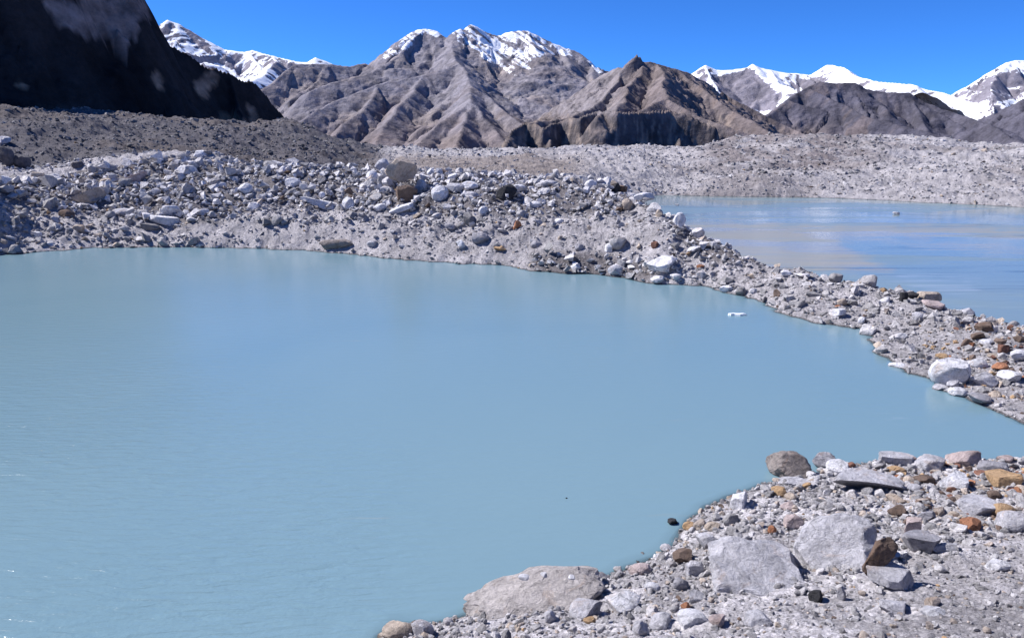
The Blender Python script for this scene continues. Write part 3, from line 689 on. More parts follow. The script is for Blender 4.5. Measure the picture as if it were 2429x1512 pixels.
# ------------------------------------------------------------------ rocks
def ico(sub):
    bm = bmesh.new(); bmesh.ops.create_icosphere(bm, subdivisions=sub, radius=1.0)
    v = np.array([x.co[:] for x in bm.verts]); f = np.array([[q.index for q in p.verts] for p in bm.faces]); bm.free(); return v, f
ICO = {k: ico(k) for k in (1, 2, 3, 4, 5)}
def rock_shape(seed, sub=3, cuts=11, tight=0.62, aspect=(1, 1, 1), noise=0.05, planes=()):
    rg = np.random.RandomState(seed); v, f = ICO[sub]; v = v.copy()
    for i in range(cuts):
        n = rg.normal(size=3)
        if i < 3: n[2] *= 0.3
        n /= np.linalg.norm(n); o = rg.uniform(tight, tight+0.25)
        v -= n[None]*np.maximum(0, v@n-o)[:, None]
    for a, b, c, o in planes:
        n = np.array((a, b, c), float); n /= np.linalg.norm(n); v -= n[None]*np.maximum(0, v@n-o)[:, None]
    if noise:
        q = v*1.7+rg.uniform(-9, 9, 3)
        dn = fbm(q[:, 0]+q[:, 2]*.7, q[:, 1]-q[:, 2]*.6, 5, seed % 97)*noise*2+np.abs(fbm(q[:, 1]*1.3-q[:, 0]*.4, q[:, 2]*1.3+q[:, 0]*.3, 3, seed % 89+3))*noise*1.5
        v += v*dn[:, None]
    v *= np.array(aspect)
    lo, hi = v.min(0), v.max(0)
    return (v-(lo+hi)/2)/((hi-lo)/2), f
def hull_shape(seed, n=11):
    rg = np.random.RandomState(seed); bm = bmesh.new()
    for i in range(n):
        p = rg.normal(size=3); p /= np.linalg.norm(p); p *= rg.uniform(0.85, 1.05); bm.verts.new(p)
    bmesh.ops.convex_hull(bm, input=bm.verts); bmesh.ops.delete(bm, geom=[v_ for v_ in bm.verts if not v_.link_faces], context='VERTS')
    bmesh.ops.triangulate(bm, faces=bm.faces); bm.verts.index_update(); bmesh.ops.recalc_face_normals(bm, faces=bm.faces)
    v = np.array([x.co[:] for x in bm.verts]); f = np.array([[q.index for q in p.verts] for p in bm.faces]); bm.free()
    lo, hi = v.min(0), v.max(0)
    return (v-(lo+hi)/2)/((hi-lo)/2), f
def rotm(a, b, c):
    ca_, sa, cb, sb, cc, sc_ = np.cos(a), np.sin(a), np.cos(b), np.sin(b), np.cos(c), np.sin(c)
    z = np.zeros_like(a); o = np.ones_like(a)
    Rx = np.stack([o, z, z, z, ca_, -sa, z, sa, ca_], -1).reshape(-1, 3, 3)
    Ry = np.stack([cb, z, sb, z, o, z, -sb, z, cb], -1).reshape(-1, 3, 3)
    Rz = np.stack([cc, -sc_, z, sc_, cc, z, z, z, o], -1).reshape(-1, 3, 3)
    return Rz@Ry@Rx
M_STONE = mat_stone('weathered_boulder_rock', True)
M_PEBBLE = mat_stone('loose_moraine_stone', False)
TINT = {'white': (0.74, 0.74, 0.78), 'pale': (0.54, 0.535, 0.575), 'grey': (0.36, 0.355, 0.39), 'dark': (0.13, 0.125, 0.135), 'black': (0.05, 0.05, 0.055),
        'tan': (0.52, 0.44, 0.37), 'ochre': (0.50, 0.34, 0.20), 'orange': (0.42, 0.20, 0.115), 'rust': (0.22, 0.115, 0.085), 'brown': (0.19, 0.14, 0.115), 'pink': (0.53, 0.44, 0.43), 'warm': (0.50, 0.465, 0.455), 'dun': (0.30, 0.265, 0.25)}


def lay_rock(name, u, v, w, h, tint, label, cat='boulder', deep=0.85, tilt=0, yaw=0, seed=None, cuts=8, tight=0.52, group=None, planes=(), noise=0.05, tmax=None, foot=0.3, fwd=1.0):
    """u, v: middle of the rock in the photograph, w, h its size there; it stands where its foot meets the ground"""
    seed = seed if seed is not None else int(u*7+v*3) % 9973
    x, y, z, t = hit(u, v+h*foot); dv = 0
    while 340 < v < 560 and t > 186 and dv < 60: dv += 2; x, y, z, t = hit(u, v+h*0.3+dv)
    t *= fwd
    if tmax: t = min(t, tmax)
    if 1560 < u and v < 790 and 'far lake near' not in label and 'lone pale' not in label:
        k_ = 0
        while z <= 0.05 and k_ < 30:      # keep it on the stony rim, not out in the lake
            k_ += 1; u -= 1.5 if v < 640 else 0; v += 1.5; x, y, z, t = hit(u, v+h*foot)
    while u > 1975 and 1040 < v < 1130 and z <= 0.05: v += 2; x, y, z, t = hit(u, v+h*foot)
    dx, dy, dz = ray(u, v); s = t/F
    W, Hh = w*s, h*s
    sub = 5 if w > 110 else 4 if w > 46 else 3
    vv, ff = rock_shape(seed, sub, cuts, tight, (1, 1, 1), noise, planes)
    vv = vv*np.array([W/2, W/2*deep, Hh/2])
    me = mesh_from(name, vv, ff, False)
    if sub >= 4:
        me.polygons.foreach_set('use_smooth', np.ones(len(ff), bool))
        me.set_sharp_from_angle(angle=R(24))
    o = link(name, me, M_STONE, label, cat, group)
    o.location = (dx*t, dy*t, CAMZ+dz*t)
    o.rotation_euler = (R((seed*37) % 11-5), R(tilt), R(yaw if yaw else (seed % 31)-15))
    o.color = (*TINT[tint], 1)
    HAND_PX.append((u, v, w, h))
    return o
HAND_PX = []
# (u, v, width, height, tint, label, options)
ROCKS = [
 # left boulder slope
 (16, 372, 36, 50, 'dark', 'tall dark boulder cut off by the left edge of the picture', dict(cuts=6)),
 (52, 383, 38, 34, 'dark', 'rounded dark boulder beside the tall dark boulder at the left edge', dict(cuts=12, tight=.7)),
 (12, 333, 26, 20, 'pale', 'pale angular rock above the dark boulders at the left edge', {}),
 (184, 391, 26, 17, 'dark', 'dark flat rock on the crest of the left boulder slope', {}),
 (478, 366, 32, 20, 'white', 'white block perched highest on the left boulder slope', {}),
 (318, 422, 52, 30, 'pink', 'pinkish wedge rock with a black right end on the left slope', dict(planes=[(-.6, 0, 1, .25)])),
 (256, 430, 36, 14, 'tan', 'thin tan slab left of the pinkish wedge rock', {}),
 (447, 404, 48, 23, 'white', 'white flat boulder with a dark underside below the perched white block', dict(planes=[(0, 0, 1, .4)])),
 (210, 463, 60, 38, 'tan', 'tan boulder with a dark broken right side on the left slope', dict(planes=[(-.7, -.1, 1, .3), (1, -.4, 0, .4)])),
 (370, 456, 24, 20, 'pale', 'small grey pointed rock casting a long shadow on the left slope', {}),
 (401, 501, 48, 27, 'white', 'white square slab just above the longest white slab of the left slope', dict(planes=[(0, 0, 1, .5), (1, -.6, -.4, .4)])),
 (388, 525, 78, 24, 'white', 'longest white slab on the left slope, above the pond', dict(deep=.45, tilt=6, planes=[(0, 0, 1, .4)])),
 (297, 504, 58, 20, 'pale', 'broad pale rock left of the square white slab', dict(deep=.6)),
 (156, 509, 36, 26, 'brown', 'dark brown block at the end of the gully in the left bank', dict(cuts=6)),
 (187, 543, 30, 22, 'tan', 'cream coloured block lying alone low on the left bank', dict(cuts=6)),
 (90, 557, 20, 17, 'white', 'small white rock on the dark bank at the far left', {}),
 (255, 472, 15, 17, 'white', 'small white cube shaped rock right of the tan broken boulder', dict(cuts=6)),
 # boulder ridge in the middle
 (581, 449, 36, 30, 'white', 'white boulder with a hollow dark right side, left end of the ridge', {}),
 (697, 433, 42, 24, 'white', 'white double humped boulder left of the ridge middle', dict(deep=.7)),
 (711, 412, 36, 16, 'grey', 'flat grey slab behind the double humped boulder', {}),
 (764, 463, 17, 17, 'white', 'small round white stone amid black gaps on the ridge', dict(cuts=14, tight=.75)),
 (738, 391, 14, 10, 'white', 'small white stone balanced on the skyline of the ridge', {}),
 (756, 483, 92, 20, 'white', 'long thin white slab sloping down towards the egg shaped boulder', dict(deep=.4, tilt=11, planes=[(0, 0, 1, .4)])),
 (826, 485, 31, 36, 'white', 'egg shaped white boulder standing upright on the ridge', dict(cuts=16, tight=.8, noise=.02)),
 (882, 420, 32, 30, 'white', 'smooth white boulder left of the largest ridge boulder', dict(cuts=12, tight=.7)),
 (907, 393, 34, 30, 'pale', 'leaning pale slab touching the left of the largest ridge boulder', dict(tilt=-38, deep=.7)),
 (950, 401, 76, 60, 'tan', 'largest boulder of the ridge, cream with rust stain and a black shaded side', dict(planes=[(.9, -.8, -.35, .26), (.7, -.2, 1, .55), (-.8, 0, .7, .65)], cuts=10, tight=.62, yaw=-6, noise=.08, foot=.5, fwd=.96)),
 (964, 460, 58, 46, 'brown', 'dark brown boulder directly below the largest ridge boulder, shaded front put into its tint', dict(planes=[(.2, -1, -.25, .3)], tight=.58)),  # the dark tint also carries the shade of its front
 (953, 495, 64, 18, 'white', 'white slab tilted up to the right below the dark brown boulder', dict(deep=.5, tilt=-19)),
 (903, 493, 34, 20, 'white', 'white triangular rock left of the tilted white slab', dict(cuts=6)),
 (1043, 459, 42, 40, 'white', 'big white rounded boulder right of the dark brown boulder', dict(cuts=12, tight=.7)),
 (1078, 447, 46, 26, 'pale', 'pale broad boulder leaning on the big white rounded one', {}),
 (1022, 409, 20, 22, 'white', 'small white upright rock right of the largest ridge boulder', {}),
 (1076, 420, 36, 17, 'white', 'white lozenge shaped slab on the ridge skyline', dict(tilt=-15)),
 (1114, 440, 42, 21, 'white', 'white flat boulder upper one of two stacked right of the middle', dict(cuts=12, tight=.7)),
 (1113, 464, 46, 22, 'pale', 'pale flat boulder lower one of two stacked right of the middle', dict(tilt=-8)),
 (1146, 500, 22, 24, 'white', 'white pointed wedge below the two stacked flat boulders', dict(cuts=6)),
 (1202, 458, 50, 42, 'black', 'black angular boulder with sharp corners on the ridge, its shaded facets put into the tint', dict(cuts=6)),  # the black tint carries the shade of its facets
 (1231, 447, 36, 20, 'white', 'white jagged rock resting on the right of the black angular boulder', {}),
 (1298, 437, 56, 22, 'pale', 'wide pale slab on the skyline right of the black angular boulder', {}),
 (1264, 486, 34, 18, 'white', 'white flat rock beneath the wide pale slab', {}),
 (1401, 437, 28, 23, 'white', 'white boulder alone on the skyline between slab and black block', {}),
 (1459, 446, 22, 26, 'black', 'black upright block on the skyline near the end of the ridge', dict(cuts=6)),
 (1487, 487, 26, 33, 'tan', 'cream upright boulder at the right end of the ridge', {}),
 (1526, 466, 52, 19, 'white', 'white arched slab on the last knoll above the far lake', dict(deep=.5)),
 (1616, 519, 30, 40, 'white', 'tall white boulder on the slope edge against the far lake', {}),
 (1664, 543, 30, 25, 'white', 'white block on the slope edge below the tall white boulder', dict(cuts=6)),
 (1646, 592, 36, 18, 'white', 'white hooded rock with black hollow on the right slope', dict(planes=[(1, -.6, -.3, .2)])),
 # lower slope to the pond
 (798, 578, 84, 24, 'dun', 'large grey brown slab lying in the waterline below the ridge', dict(deep=.35, tilt=-7, cuts=6, noise=.02)),
 (1067, 538, 28, 18, 'grey', 'grey blue rock on the bare gravel slope above the pond', {}),
 (1140, 566, 42, 28, 'grey', 'blue grey boulder with black shadow low on the gravel slope', {}),
 (1093, 580, 22, 22, 'white', 'white pointed stone left below the blue grey boulder', dict(cuts=6)),
 (882, 578, 24, 17, 'pale', 'pale stone alone on the smooth gravel near the brown slab', {}),
 (1227, 536, 18, 25, 'orange', 'bright orange upright rock on the gravel slope', dict(tilt=20)),
 (1186, 588, 30, 12, 'ochre', 'ochre flat stone right of the blue grey boulder', {}),
 (1270, 579, 28, 18, 'grey', 'grey tilted rock in the middle of the bare gravel slope', dict(tilt=-20)),
 (1323, 525, 24, 15, 'white', 'white flat stone above the bare gravel slope', {}),
 (1443, 588, 20, 24, 'white', 'white upright stone above the cobble beach', {}),
 (1373, 586, 22, 18, 'grey', 'dark grey rock left of the white upright stone', {}),
 (1552, 582, 18, 18, 'rust', 'rusty brown rock high on the slope above the big bank boulder', {}),
 (1573, 627, 80, 42, 'white', 'biggest white boulder of the bank, with dark right end', dict(cuts=11, tight=.62, noise=.09, foot=.15, planes=[(1, -.6, -.2, .5)], seed=771)),
 (1460, 640, 38, 26, 'pale', 'pale rounded boulder at the waterline left of the biggest bank boulder', dict(cuts=12, tight=.7)),
 (1560, 662, 36, 18, 'white', 'white rock at the waterline under the biggest bank boulder', {}),
 (1602, 657, 28, 17, 'white', 'pointed white rock right of the waterline rock', {}),
 (1662, 652, 28, 24, 'pale', 'pale rounded rock between the bank boulder and the spit', {}),
 (1365, 634, 24, 17, 'white', 'white cobble larger than its neighbours on the cobble beach', {}),
 (1721, 685, 32, 17, 'white', 'white flat rock at the start of the spit beside the pond', {}),
 (1660, 632, 20, 10, 'orange', 'small orange rock behind the pale rounded rock', {}),
 # spit
 (1863, 649, 28, 17, 'white', 'white rock on the lake side edge of the spit, left part', {}),
 (1903, 653, 36, 13, 'white', 'white low slab next to the rock on the lake side edge', {}),
 (1787, 690, 22, 14, 'white', 'white oval stone near the narrow start of the spit', {}),
 (1988, 743, 42, 22, 'white', 'white block with a black right end in the middle of the spit', dict(planes=[(0, 0, 1, .5), (1, -.5, 0, .4)])),
 (1996, 717, 22, 20, 'tan', 'tan rock behind the white block on the spit', {}),
 (1987, 728, 15, 10, 'orange', 'orange stone between the tan rock and the white block', {}),
 (2044, 760, 22, 18, 'white', 'white cube shaped stone near the bend of the pond shore', dict(cuts=6)),
 (2102, 712, 26, 20, 'white', 'white stone left of the black rocks on the spit crest', {}),
 (2143, 706, 22, 28, 'black', 'black upright rock on the spit crest beside the far lake', {}),
 (2166, 703, 24, 20, 'black', 'black squat rock touching the black upright one', {}),
 (2200, 704, 58, 28, 'tan', 'cream outcrop boulder on the spit crest right of the black rocks', {}),
 (2214, 724, 56, 20, 'pink', 'pinkish slab leaning below the cream outcrop boulder', dict(tilt=10)),
 (2294, 737, 34, 23, 'pale', 'pale domed boulder on the skyline of the spit by the far lake', dict(cuts=12, tight=.7)),
 (2178, 751, 32, 24, 'pale', 'pale boulder beneath the pinkish slab', {}),
 (2129, 799, 44, 16, 'white', 'long pale rock with black underside above the silty hollow', dict(tilt=-16, deep=.5)),
 (2126, 866, 36, 13, 'white', 'white flat rock at the pond edge left of the great white boulder', {}),
 (2248, 884, 88, 70, 'white', 'great white smooth boulder at the pond edge of the spit', dict(cuts=9, tight=.64, noise=.025, planes=[(0, -.3, 1, .62)])),
 (2229, 918, 38, 13, 'pale', 'pale flat stone under the foot of the great white boulder', {}),
 (2260, 911, 30, 21, 'pale', 'pale rounded stone against the right foot of the great white boulder', {}),
 (2273, 930, 42, 23, 'white', 'white rounded stone in the water below the great white boulder', dict(cuts=12, tight=.7)),
 (2232, 846, 30, 18, 'ochre', 'orange tan stone behind the great white boulder', {}),
 (2318, 862, 42, 30, 'white', 'white broad boulder up the bank right of the great white boulder', {}),
 (2330, 900, 62, 38, 'pale', 'pale grey boulder with shaded front right of the great white boulder', {}),
 (2323, 946, 54, 26, 'grey', 'grey slab at the waterline near the right edge', dict(tilt=8)),
 (2393, 893, 54, 28, 'white', 'white boulder upslope from the pale grey shaded boulder', {}),
 (2371, 871, 38, 20, 'orange', 'orange tan boulder among brown stones near the right edge', {}),
 (2380, 827, 34, 27, 'rust', 'rusty brown boulder in the brown patch at the right', {}),
 (2412, 845, 38, 34, 'white', 'white boulder at the right edge beside the rusty brown one', {}),
 (2341, 813, 30, 20, 'white', 'white boulder left of the rusty brown boulder', {}),
 (2360, 935, 30, 15, 'tan', 'tan flat stone by the grey waterline slab', {}),
 # near shore, upper part
 (1872, 1108, 100, 72, 'dun', 'rounded grey brown boulder where the near shore meets the pond', dict(cuts=9, tight=.56, noise=.12, foot=.3)),
 (1954, 1092, 58, 42, 'grey', 'grey crumbling rock joined to the right of the rounded brown boulder', dict(noise=.09)),
 (1880, 1140, 80, 18, 'pale', 'pale split slab under the front of the rounded brown boulder', dict(deep=.5, tilt=-4)),
 (1984, 1107, 50, 32, 'white', 'white square boulder on the near shore skyline', dict(cuts=6)),
 (2055, 1146, 168, 46, 'pale', 'wide flat table slab with a dark undercut front', dict(deep=.5, tilt=3, planes=[(0, 0, 1, .35), (0, -1, -1.0, .25)], tight=.6)),
 (1752, 1188, 60, 40, 'white', 'sharp white rock with black shaded end beside the pond', dict(tilt=-22, cuts=7, planes=[(1, -.6, -.2, .3)])),
 (1847, 1166, 36, 23, 'ochre', 'ochre stone below the pale split slab', {}),
 (1634, 1248, 32, 23, 'ochre', 'ochre rounded stone at the tip of the near shore', dict(cuts=12, tight=.7)),
 (1690, 1248, 40, 18, 'tan', 'tan oblong stone right of the ochre shore stone', {}),
 (1682, 1282, 64, 42, 'pale', 'pale boulder with hollow dark front near the water', dict(planes=[(.6, -1, -.5, .2)])),
 (1866, 1200, 32, 23, 'pink', 'pink rounded stone among cobbles of the near shore', {}),
 (1831, 1257, 22, 26, 'orange', 'orange brown egg shaped stone standing among cobbles', dict(cuts=14, tight=.75)),
 (1878, 1236, 52, 32, 'pink', 'pinkish white rock right of the orange egg shaped stone', {}),
 (1580, 1299, 28, 18, 'pale', 'pale stone at the very edge of the murky shallows', {}),
 (1620, 1320, 54, 34, 'brown', 'grey brown block with dark right end near the shallows', dict(planes=[(1, -.4, 0, .4)])),
 (1648, 1348, 46, 50, 'pale', 'pale boulder squeezed left of the huge pitted boulder', {}),
 (1518, 1350, 56, 28, 'pink', 'pinkish pale rock on the shoreline above the long slab', {}),
 (2018, 1086, 22, 15, 'rust', 'rust red stone on the near shore skyline', {}),
 (2124, 1087, 76, 27, 'pale', 'pale ledge rock with dark underside on the near shore skyline', dict(deep=.5, planes=[(0, 0, 1, .4)])),
 (2163, 1083, 23, 21, 'pink', 'small pink brown stone right of the pale ledge rock', {}),
 (2205, 1097, 80, 38, 'pale', 'pale bulky rock on the skyline right of the small pink stone', {}),
 (2284, 1080, 78, 42, 'pink', 'pinkish white peaked boulder, highest on the near shore skyline', dict(tilt=-14)),
 (2388, 1067, 38, 17, 'pink', 'pink grey flat rock on the skyline near the right edge', {}),
 (2355, 1106, 74, 32, 'grey', 'grey pink oblong boulder below the skyline near the right edge', dict(tilt=-6)),
 (2378, 1134, 72, 34, 'ochre', 'orange pink wedge boulder at the right edge', dict(planes=[(-.2, 0, 1, .3)])),
 (2128, 1113, 42, 20, 'ochre', 'ochre flat stone between ledge rock and table slab', {}),
 (2190, 1136, 44, 22, 'brown', 'brown grey stone right of the table slab', {}),
 (2267, 1144, 78, 46, 'white', 'blue white rhombic block with shaded right side', dict(tilt=8, cuts=6, planes=[(0, -.2, 1, .45), (1, -.6, 0, .5)])),
 (2356, 1172, 32, 22, 'brown', 'dark pinkish stone right of the blue white block', {}),
 (2315, 1203, 88, 38, 'pale', 'broad pale half buried rock below the blue white block', dict(planes=[(0, 0, 1, .4)])),
 (2378, 1210, 56, 32, 'ochre', 'orange tan boulder right of the half buried pale rock', {}),
 (2407, 1240, 72, 52, 'pale', 'pale boulder under the orange tan one at the right edge', {}),
 (2308, 1243, 52, 28, 'orange', 'orange wedge stone in the middle of the right shore', {}),
 (2166, 1250, 46, 60, 'pink', 'pink rust stained upright rock above the dark leaning rock', dict(planes=[(1, -.4, 0, .5)])),
 (2197, 1224, 48, 26, 'grey', 'blue grey thin slab resting on the pink stained rock', dict(tilt=-24, deep=.5)),
 (2127, 1211, 44, 28, 'brown', 'grey brown rounded rock left of the blue grey thin slab', {}),
 (2124, 1181, 44, 20, 'tan', 'tan flat stone in front of the table slab', {}),
 (2166, 1156, 36, 18, 'pale', 'pale stone at the right end of the table slab', {}),
 # near shore, lower part
 (1790, 1366, 262, 176, 'pale', 'huge pale pitted boulder in the middle of the near shore', dict(deep=1.05, foot=.0, cuts=12, tight=.68, noise=.10, planes=[(0, -.75, 1, .52), (1, -.25, .3, .7)])),
 (1990, 1330, 215, 190, 'pale', 'huge smooth pale boulder right of the pitted one', dict(deep=1.0, foot=-.03, tilt=-22, cuts=10, tight=.68, noise=.09, planes=[(-.1, -.6, 1, .5)])),
 (2084, 1320, 52, 108, 'brown', 'dark brown narrow rock leaning on the huge smooth boulder', dict(tilt=30, deep=.7, cuts=9, noise=.12, fwd=.95)),
 (1936, 1414, 36, 36, 'black', 'black triangular stone put in for the dark hole below the two huge boulders', dict(cuts=5, tight=.36, noise=.02)),  # black stone added where there is a dark hole
 (1996, 1408, 22, 42, 'grey', 'grey narrow upright stone right of the black triangular stone', {}),
 (2184, 1290, 84, 48, 'grey', 'grey green rock half sunk in gravel right of the dark leaning rock', dict(planes=[(0, 0, 1, .4)])),
 (2240, 1298, 66, 20, 'pale', 'pale thin slab with a black underside in the right gravel', dict(deep=.5, tilt=-5)),
 (2362, 1338, 52, 24, 'white', 'white oval rock on the gravel near the right edge', {}),
 (2110, 1370, 110, 46, 'pale', 'pale low boulder in front of the dark leaning rock', dict(planes=[(0, 0, 1, .3)])),
 (2120, 1440, 70, 34, 'pale', 'pale pitted rock low on the right gravel', {}),
 (2213, 1450, 58, 22, 'white', 'whitish flat rock in the lower right gravel', {}),
 (1625, 1435, 23, 21, 'orange', 'rust orange stone left of the huge pitted boulder', dict(cuts=7)),
 (1545, 1391, 38, 21, 'white', 'white stone between the long slab and the huge pitted boulder', {}),
 (1615, 1384, 40, 36, 'grey', 'grey stone left of the huge pitted boulder', {}),
 (1652, 1412, 48, 28, 'pale', 'pale stone at the lower left foot of the huge pitted boulder', {}),
 (1520, 1492, 44, 50, 'pale', 'pale pointed wedge at the bottom edge of the picture', dict(cuts=6)),
 (1566, 1474, 62, 34, 'pale', 'pale block right of the pointed wedge at the bottom', dict(cuts=6)),
 (1642, 1468, 72, 36, 'white', 'white block third from the wedge at the bottom', {}),
 (1704, 1476, 44, 28, 'pink', 'pinkish stone at the bottom below the huge pitted boulder', {}),
 (1794, 1470, 70, 34, 'pale', 'pale knobbly rock at the bottom below the huge pitted boulder', dict(noise=.1)),
 (1480, 1430, 88, 46, 'white', 'white chunky boulder right of the long slab', {}),
 (1262, 1422, 350, 108, 'warm', 'very long sloping tan grey slab at the edge of the pond', dict(deep=.6, foot=.02, tilt=-10, yaw=6, cuts=10, tight=.64, noise=.13, planes=[(.1, -.8, 1, .42), (-.45, 0, 1, .52)])),
 (1391, 1446, 84, 52, 'pale', 'pale boulder leaning on the right front of the long slab', dict(tilt=-20)),
 (1304, 1462, 30, 34, 'pale', 'round pale stone in front of the long slab', dict(cuts=14, tight=.75)),
 (1241, 1368, 28, 12, 'white', 'left one of three small stones on top of the long slab', dict(tmax=24)),
 (1289, 1362, 18, 11, 'white', 'middle one of three small stones on top of the long slab', dict(tmax=24)),
 (1355, 1368, 18, 10, 'white', 'right one of three small stones on top of the long slab', dict(tmax=24)),
 (1421, 1369, 56, 24, 'grey', 'grey flat rock behind the right end of the long slab', {}),
 (1397, 1470, 28, 15, 'ochre', 'bright ochre stone below the leaning pale boulder', {}),
 (1238, 1476, 26, 13, 'dark', 'dark grey flat stone below the long slab', {}),
 (943, 1494, 74, 48, 'tan', 'tan boulder with a dark patch, last on the left of the near shore', dict(cuts=11, tight=.6)),
 (1000, 1490, 58, 42, 'pale', 'pale boulder right of the last tan boulder', {}),
 (1063, 1474, 24, 21, 'pale', 'small pale stone at the lower tip of the long slab', {}),
 # in the water
 (1594, 1236, 26, 14, 'black', 'small dark rock just breaking the murky shallows', {}),
 (2125, 506, 16, 8, 'pale', 'lone pale rock standing in the far lake', {}),
 (1606, 486, 9, 5, 'pale', 'tiny rock in the far lake near the boulder ridge', {}),
 (1343, 1180, 5, 3, 'black', 'tiny dark speck of rock breaking the open pond', {}),
]
for (u, v, w, h, tn, lb, op) in ROCKS:
    lay_rock('boulder', u, v, w, h, tn, lb, group='boulders picked out along the moraine', **op)
# a slender floe drifting in the pond
def ice_floe():
    x, y = at_water(1747, 747); s = math.hypot(x, y)/F
    rg = np.random.RandomState(3); n = 26; L = 42*s
    top = []; bot = []
    for i in range(n):
        a = 2*math.pi*i/n; rx = L/2*(1+0.05*rg.normal()); ry = 0.28*(1+0.25*rg.normal())
        px, py = math.copysign(abs(math.cos(a))**0.6, math.cos(a))*rx, math.sin(a)*ry
        top.append((px*0.94, py*0.8, 0.17+0.02*rg.normal())); bot.append((px, py, -0.12))
    V = top+bot+[(0.1, 0, 0.2)]
    Fq = [(i, n+i, n+(i+1) % n, (i+1) % n) for i in range(n)]
    bm = bmesh.new(); vs = [bm.verts.new(p) for p in V]
    for q in Fq: bm.faces.new([vs[k] for k in q])
    for i in range(n): bm.faces.new([vs[i], vs[(i+1) % n], vs[-1]])
    bm.faces.new([vs[n+i] for i in range(n)][::-1])
    bmesh.ops.recalc_face_normals(bm, faces=bm.faces); me = bpy.data.meshes.new('ice_floe'); bm.to_mesh(me); bm.free()
    m = NT('floating_ice'); m.b.inputs['Base Color'].default_value = (0.86, 0.9, 0.93, 1); m.b.inputs['Roughness'].default_value = 0.35
    m.l(m.bump(m.noise(m.pos(), 6, 5, 0.6), 0.5, 0.05), m.b.inputs['Normal'])
    o = link('ice_floe', me, m.m, 'slender white ice floe drifting in the pond near the spit', 'ice floe'); o.location = (x, y, 0); o.rotation_euler = (0, 0, R(-4))
ice_floe()
LANDMARKS = [(950, 403, 'the largest ridge boulder'), (826, 485, 'the egg shaped boulder'), (1202, 458, 'the black angular boulder'), (1227, 536, 'the bright orange rock'),
 (1573, 627, 'the biggest bank boulder'), (388, 525, 'the longest white slab'), (210, 463, 'the tan broken boulder'), (478, 366, 'the perched white block'),
 (1140, 566, 'the blue grey boulder'), (1988, 743, 'the white spit block'), (2248, 884, 'the great white boulder'), (2200, 704, 'the cream outcrop boulder'),
 (1616, 519, 'the tall white boulder'), (1872, 1106, 'the rounded grey brown boulder'), (2055, 1146, 'the flat table slab'), (2084, 1320, 'the dark leaning rock'),
 (1790, 1362, 'the huge pitted boulder'), (1262, 1422, 'the very long sloping slab'), (2267, 1144, 'the blue white block'), (2166, 1250, 'the pink rust stained rock'),
 (52, 383, 'the rounded dark boulder'), (2380, 827, 'the rusty brown boulder'), (1401, 437, 'the white skyline boulder'), (1460, 640, 'the pale waterline boulder')]
N_AUTO = 300-len(ROCKS)

# ------------------------------------------------------------------ loose stones
rs = np.random.RandomState(12)
FINEZ = [[(430, 545), (560, 588), (900, 612), (1240, 636), (1300, 610), (1460, 615), (1600, 600), (1560, 535), (1440, 520), (1320, 535), (1240, 545), (1120, 560), (1000, 545), (900, 520), (720, 535), (560, 520)],
         [(1900, 1410), (2160, 1330), (2428, 1250), (2428, 1512), (1500, 1512), (1650, 1440)],
         [(1250, 370), (1500, 400), (1550, 455), (1450, 440), (1250, 420), (900, 400), (860, 370)]]
DENSE = [[(560, 400), (900, 395), (1300, 425), (1580, 455), (1580, 480), (1450, 510), (1200, 510), (900, 500), (640, 490)],
         [(0, 400), (300, 375), (560, 385), (600, 500), (430, 540), (150, 500), (0, 470)],
         [(1260, 600), (1450, 600), (1560, 640), (1540, 672), (1260, 645)], [(1570, 460), (1640, 510), (1800, 620), (1700, 625), (1600, 560)]]
BROWN = [[(2180, 800), (2330, 760), (2428, 780), (2480, 1000), (2300, 940)], [(2100, 1090), (2428, 1060), (2460, 1280), (2180, 1230)]]
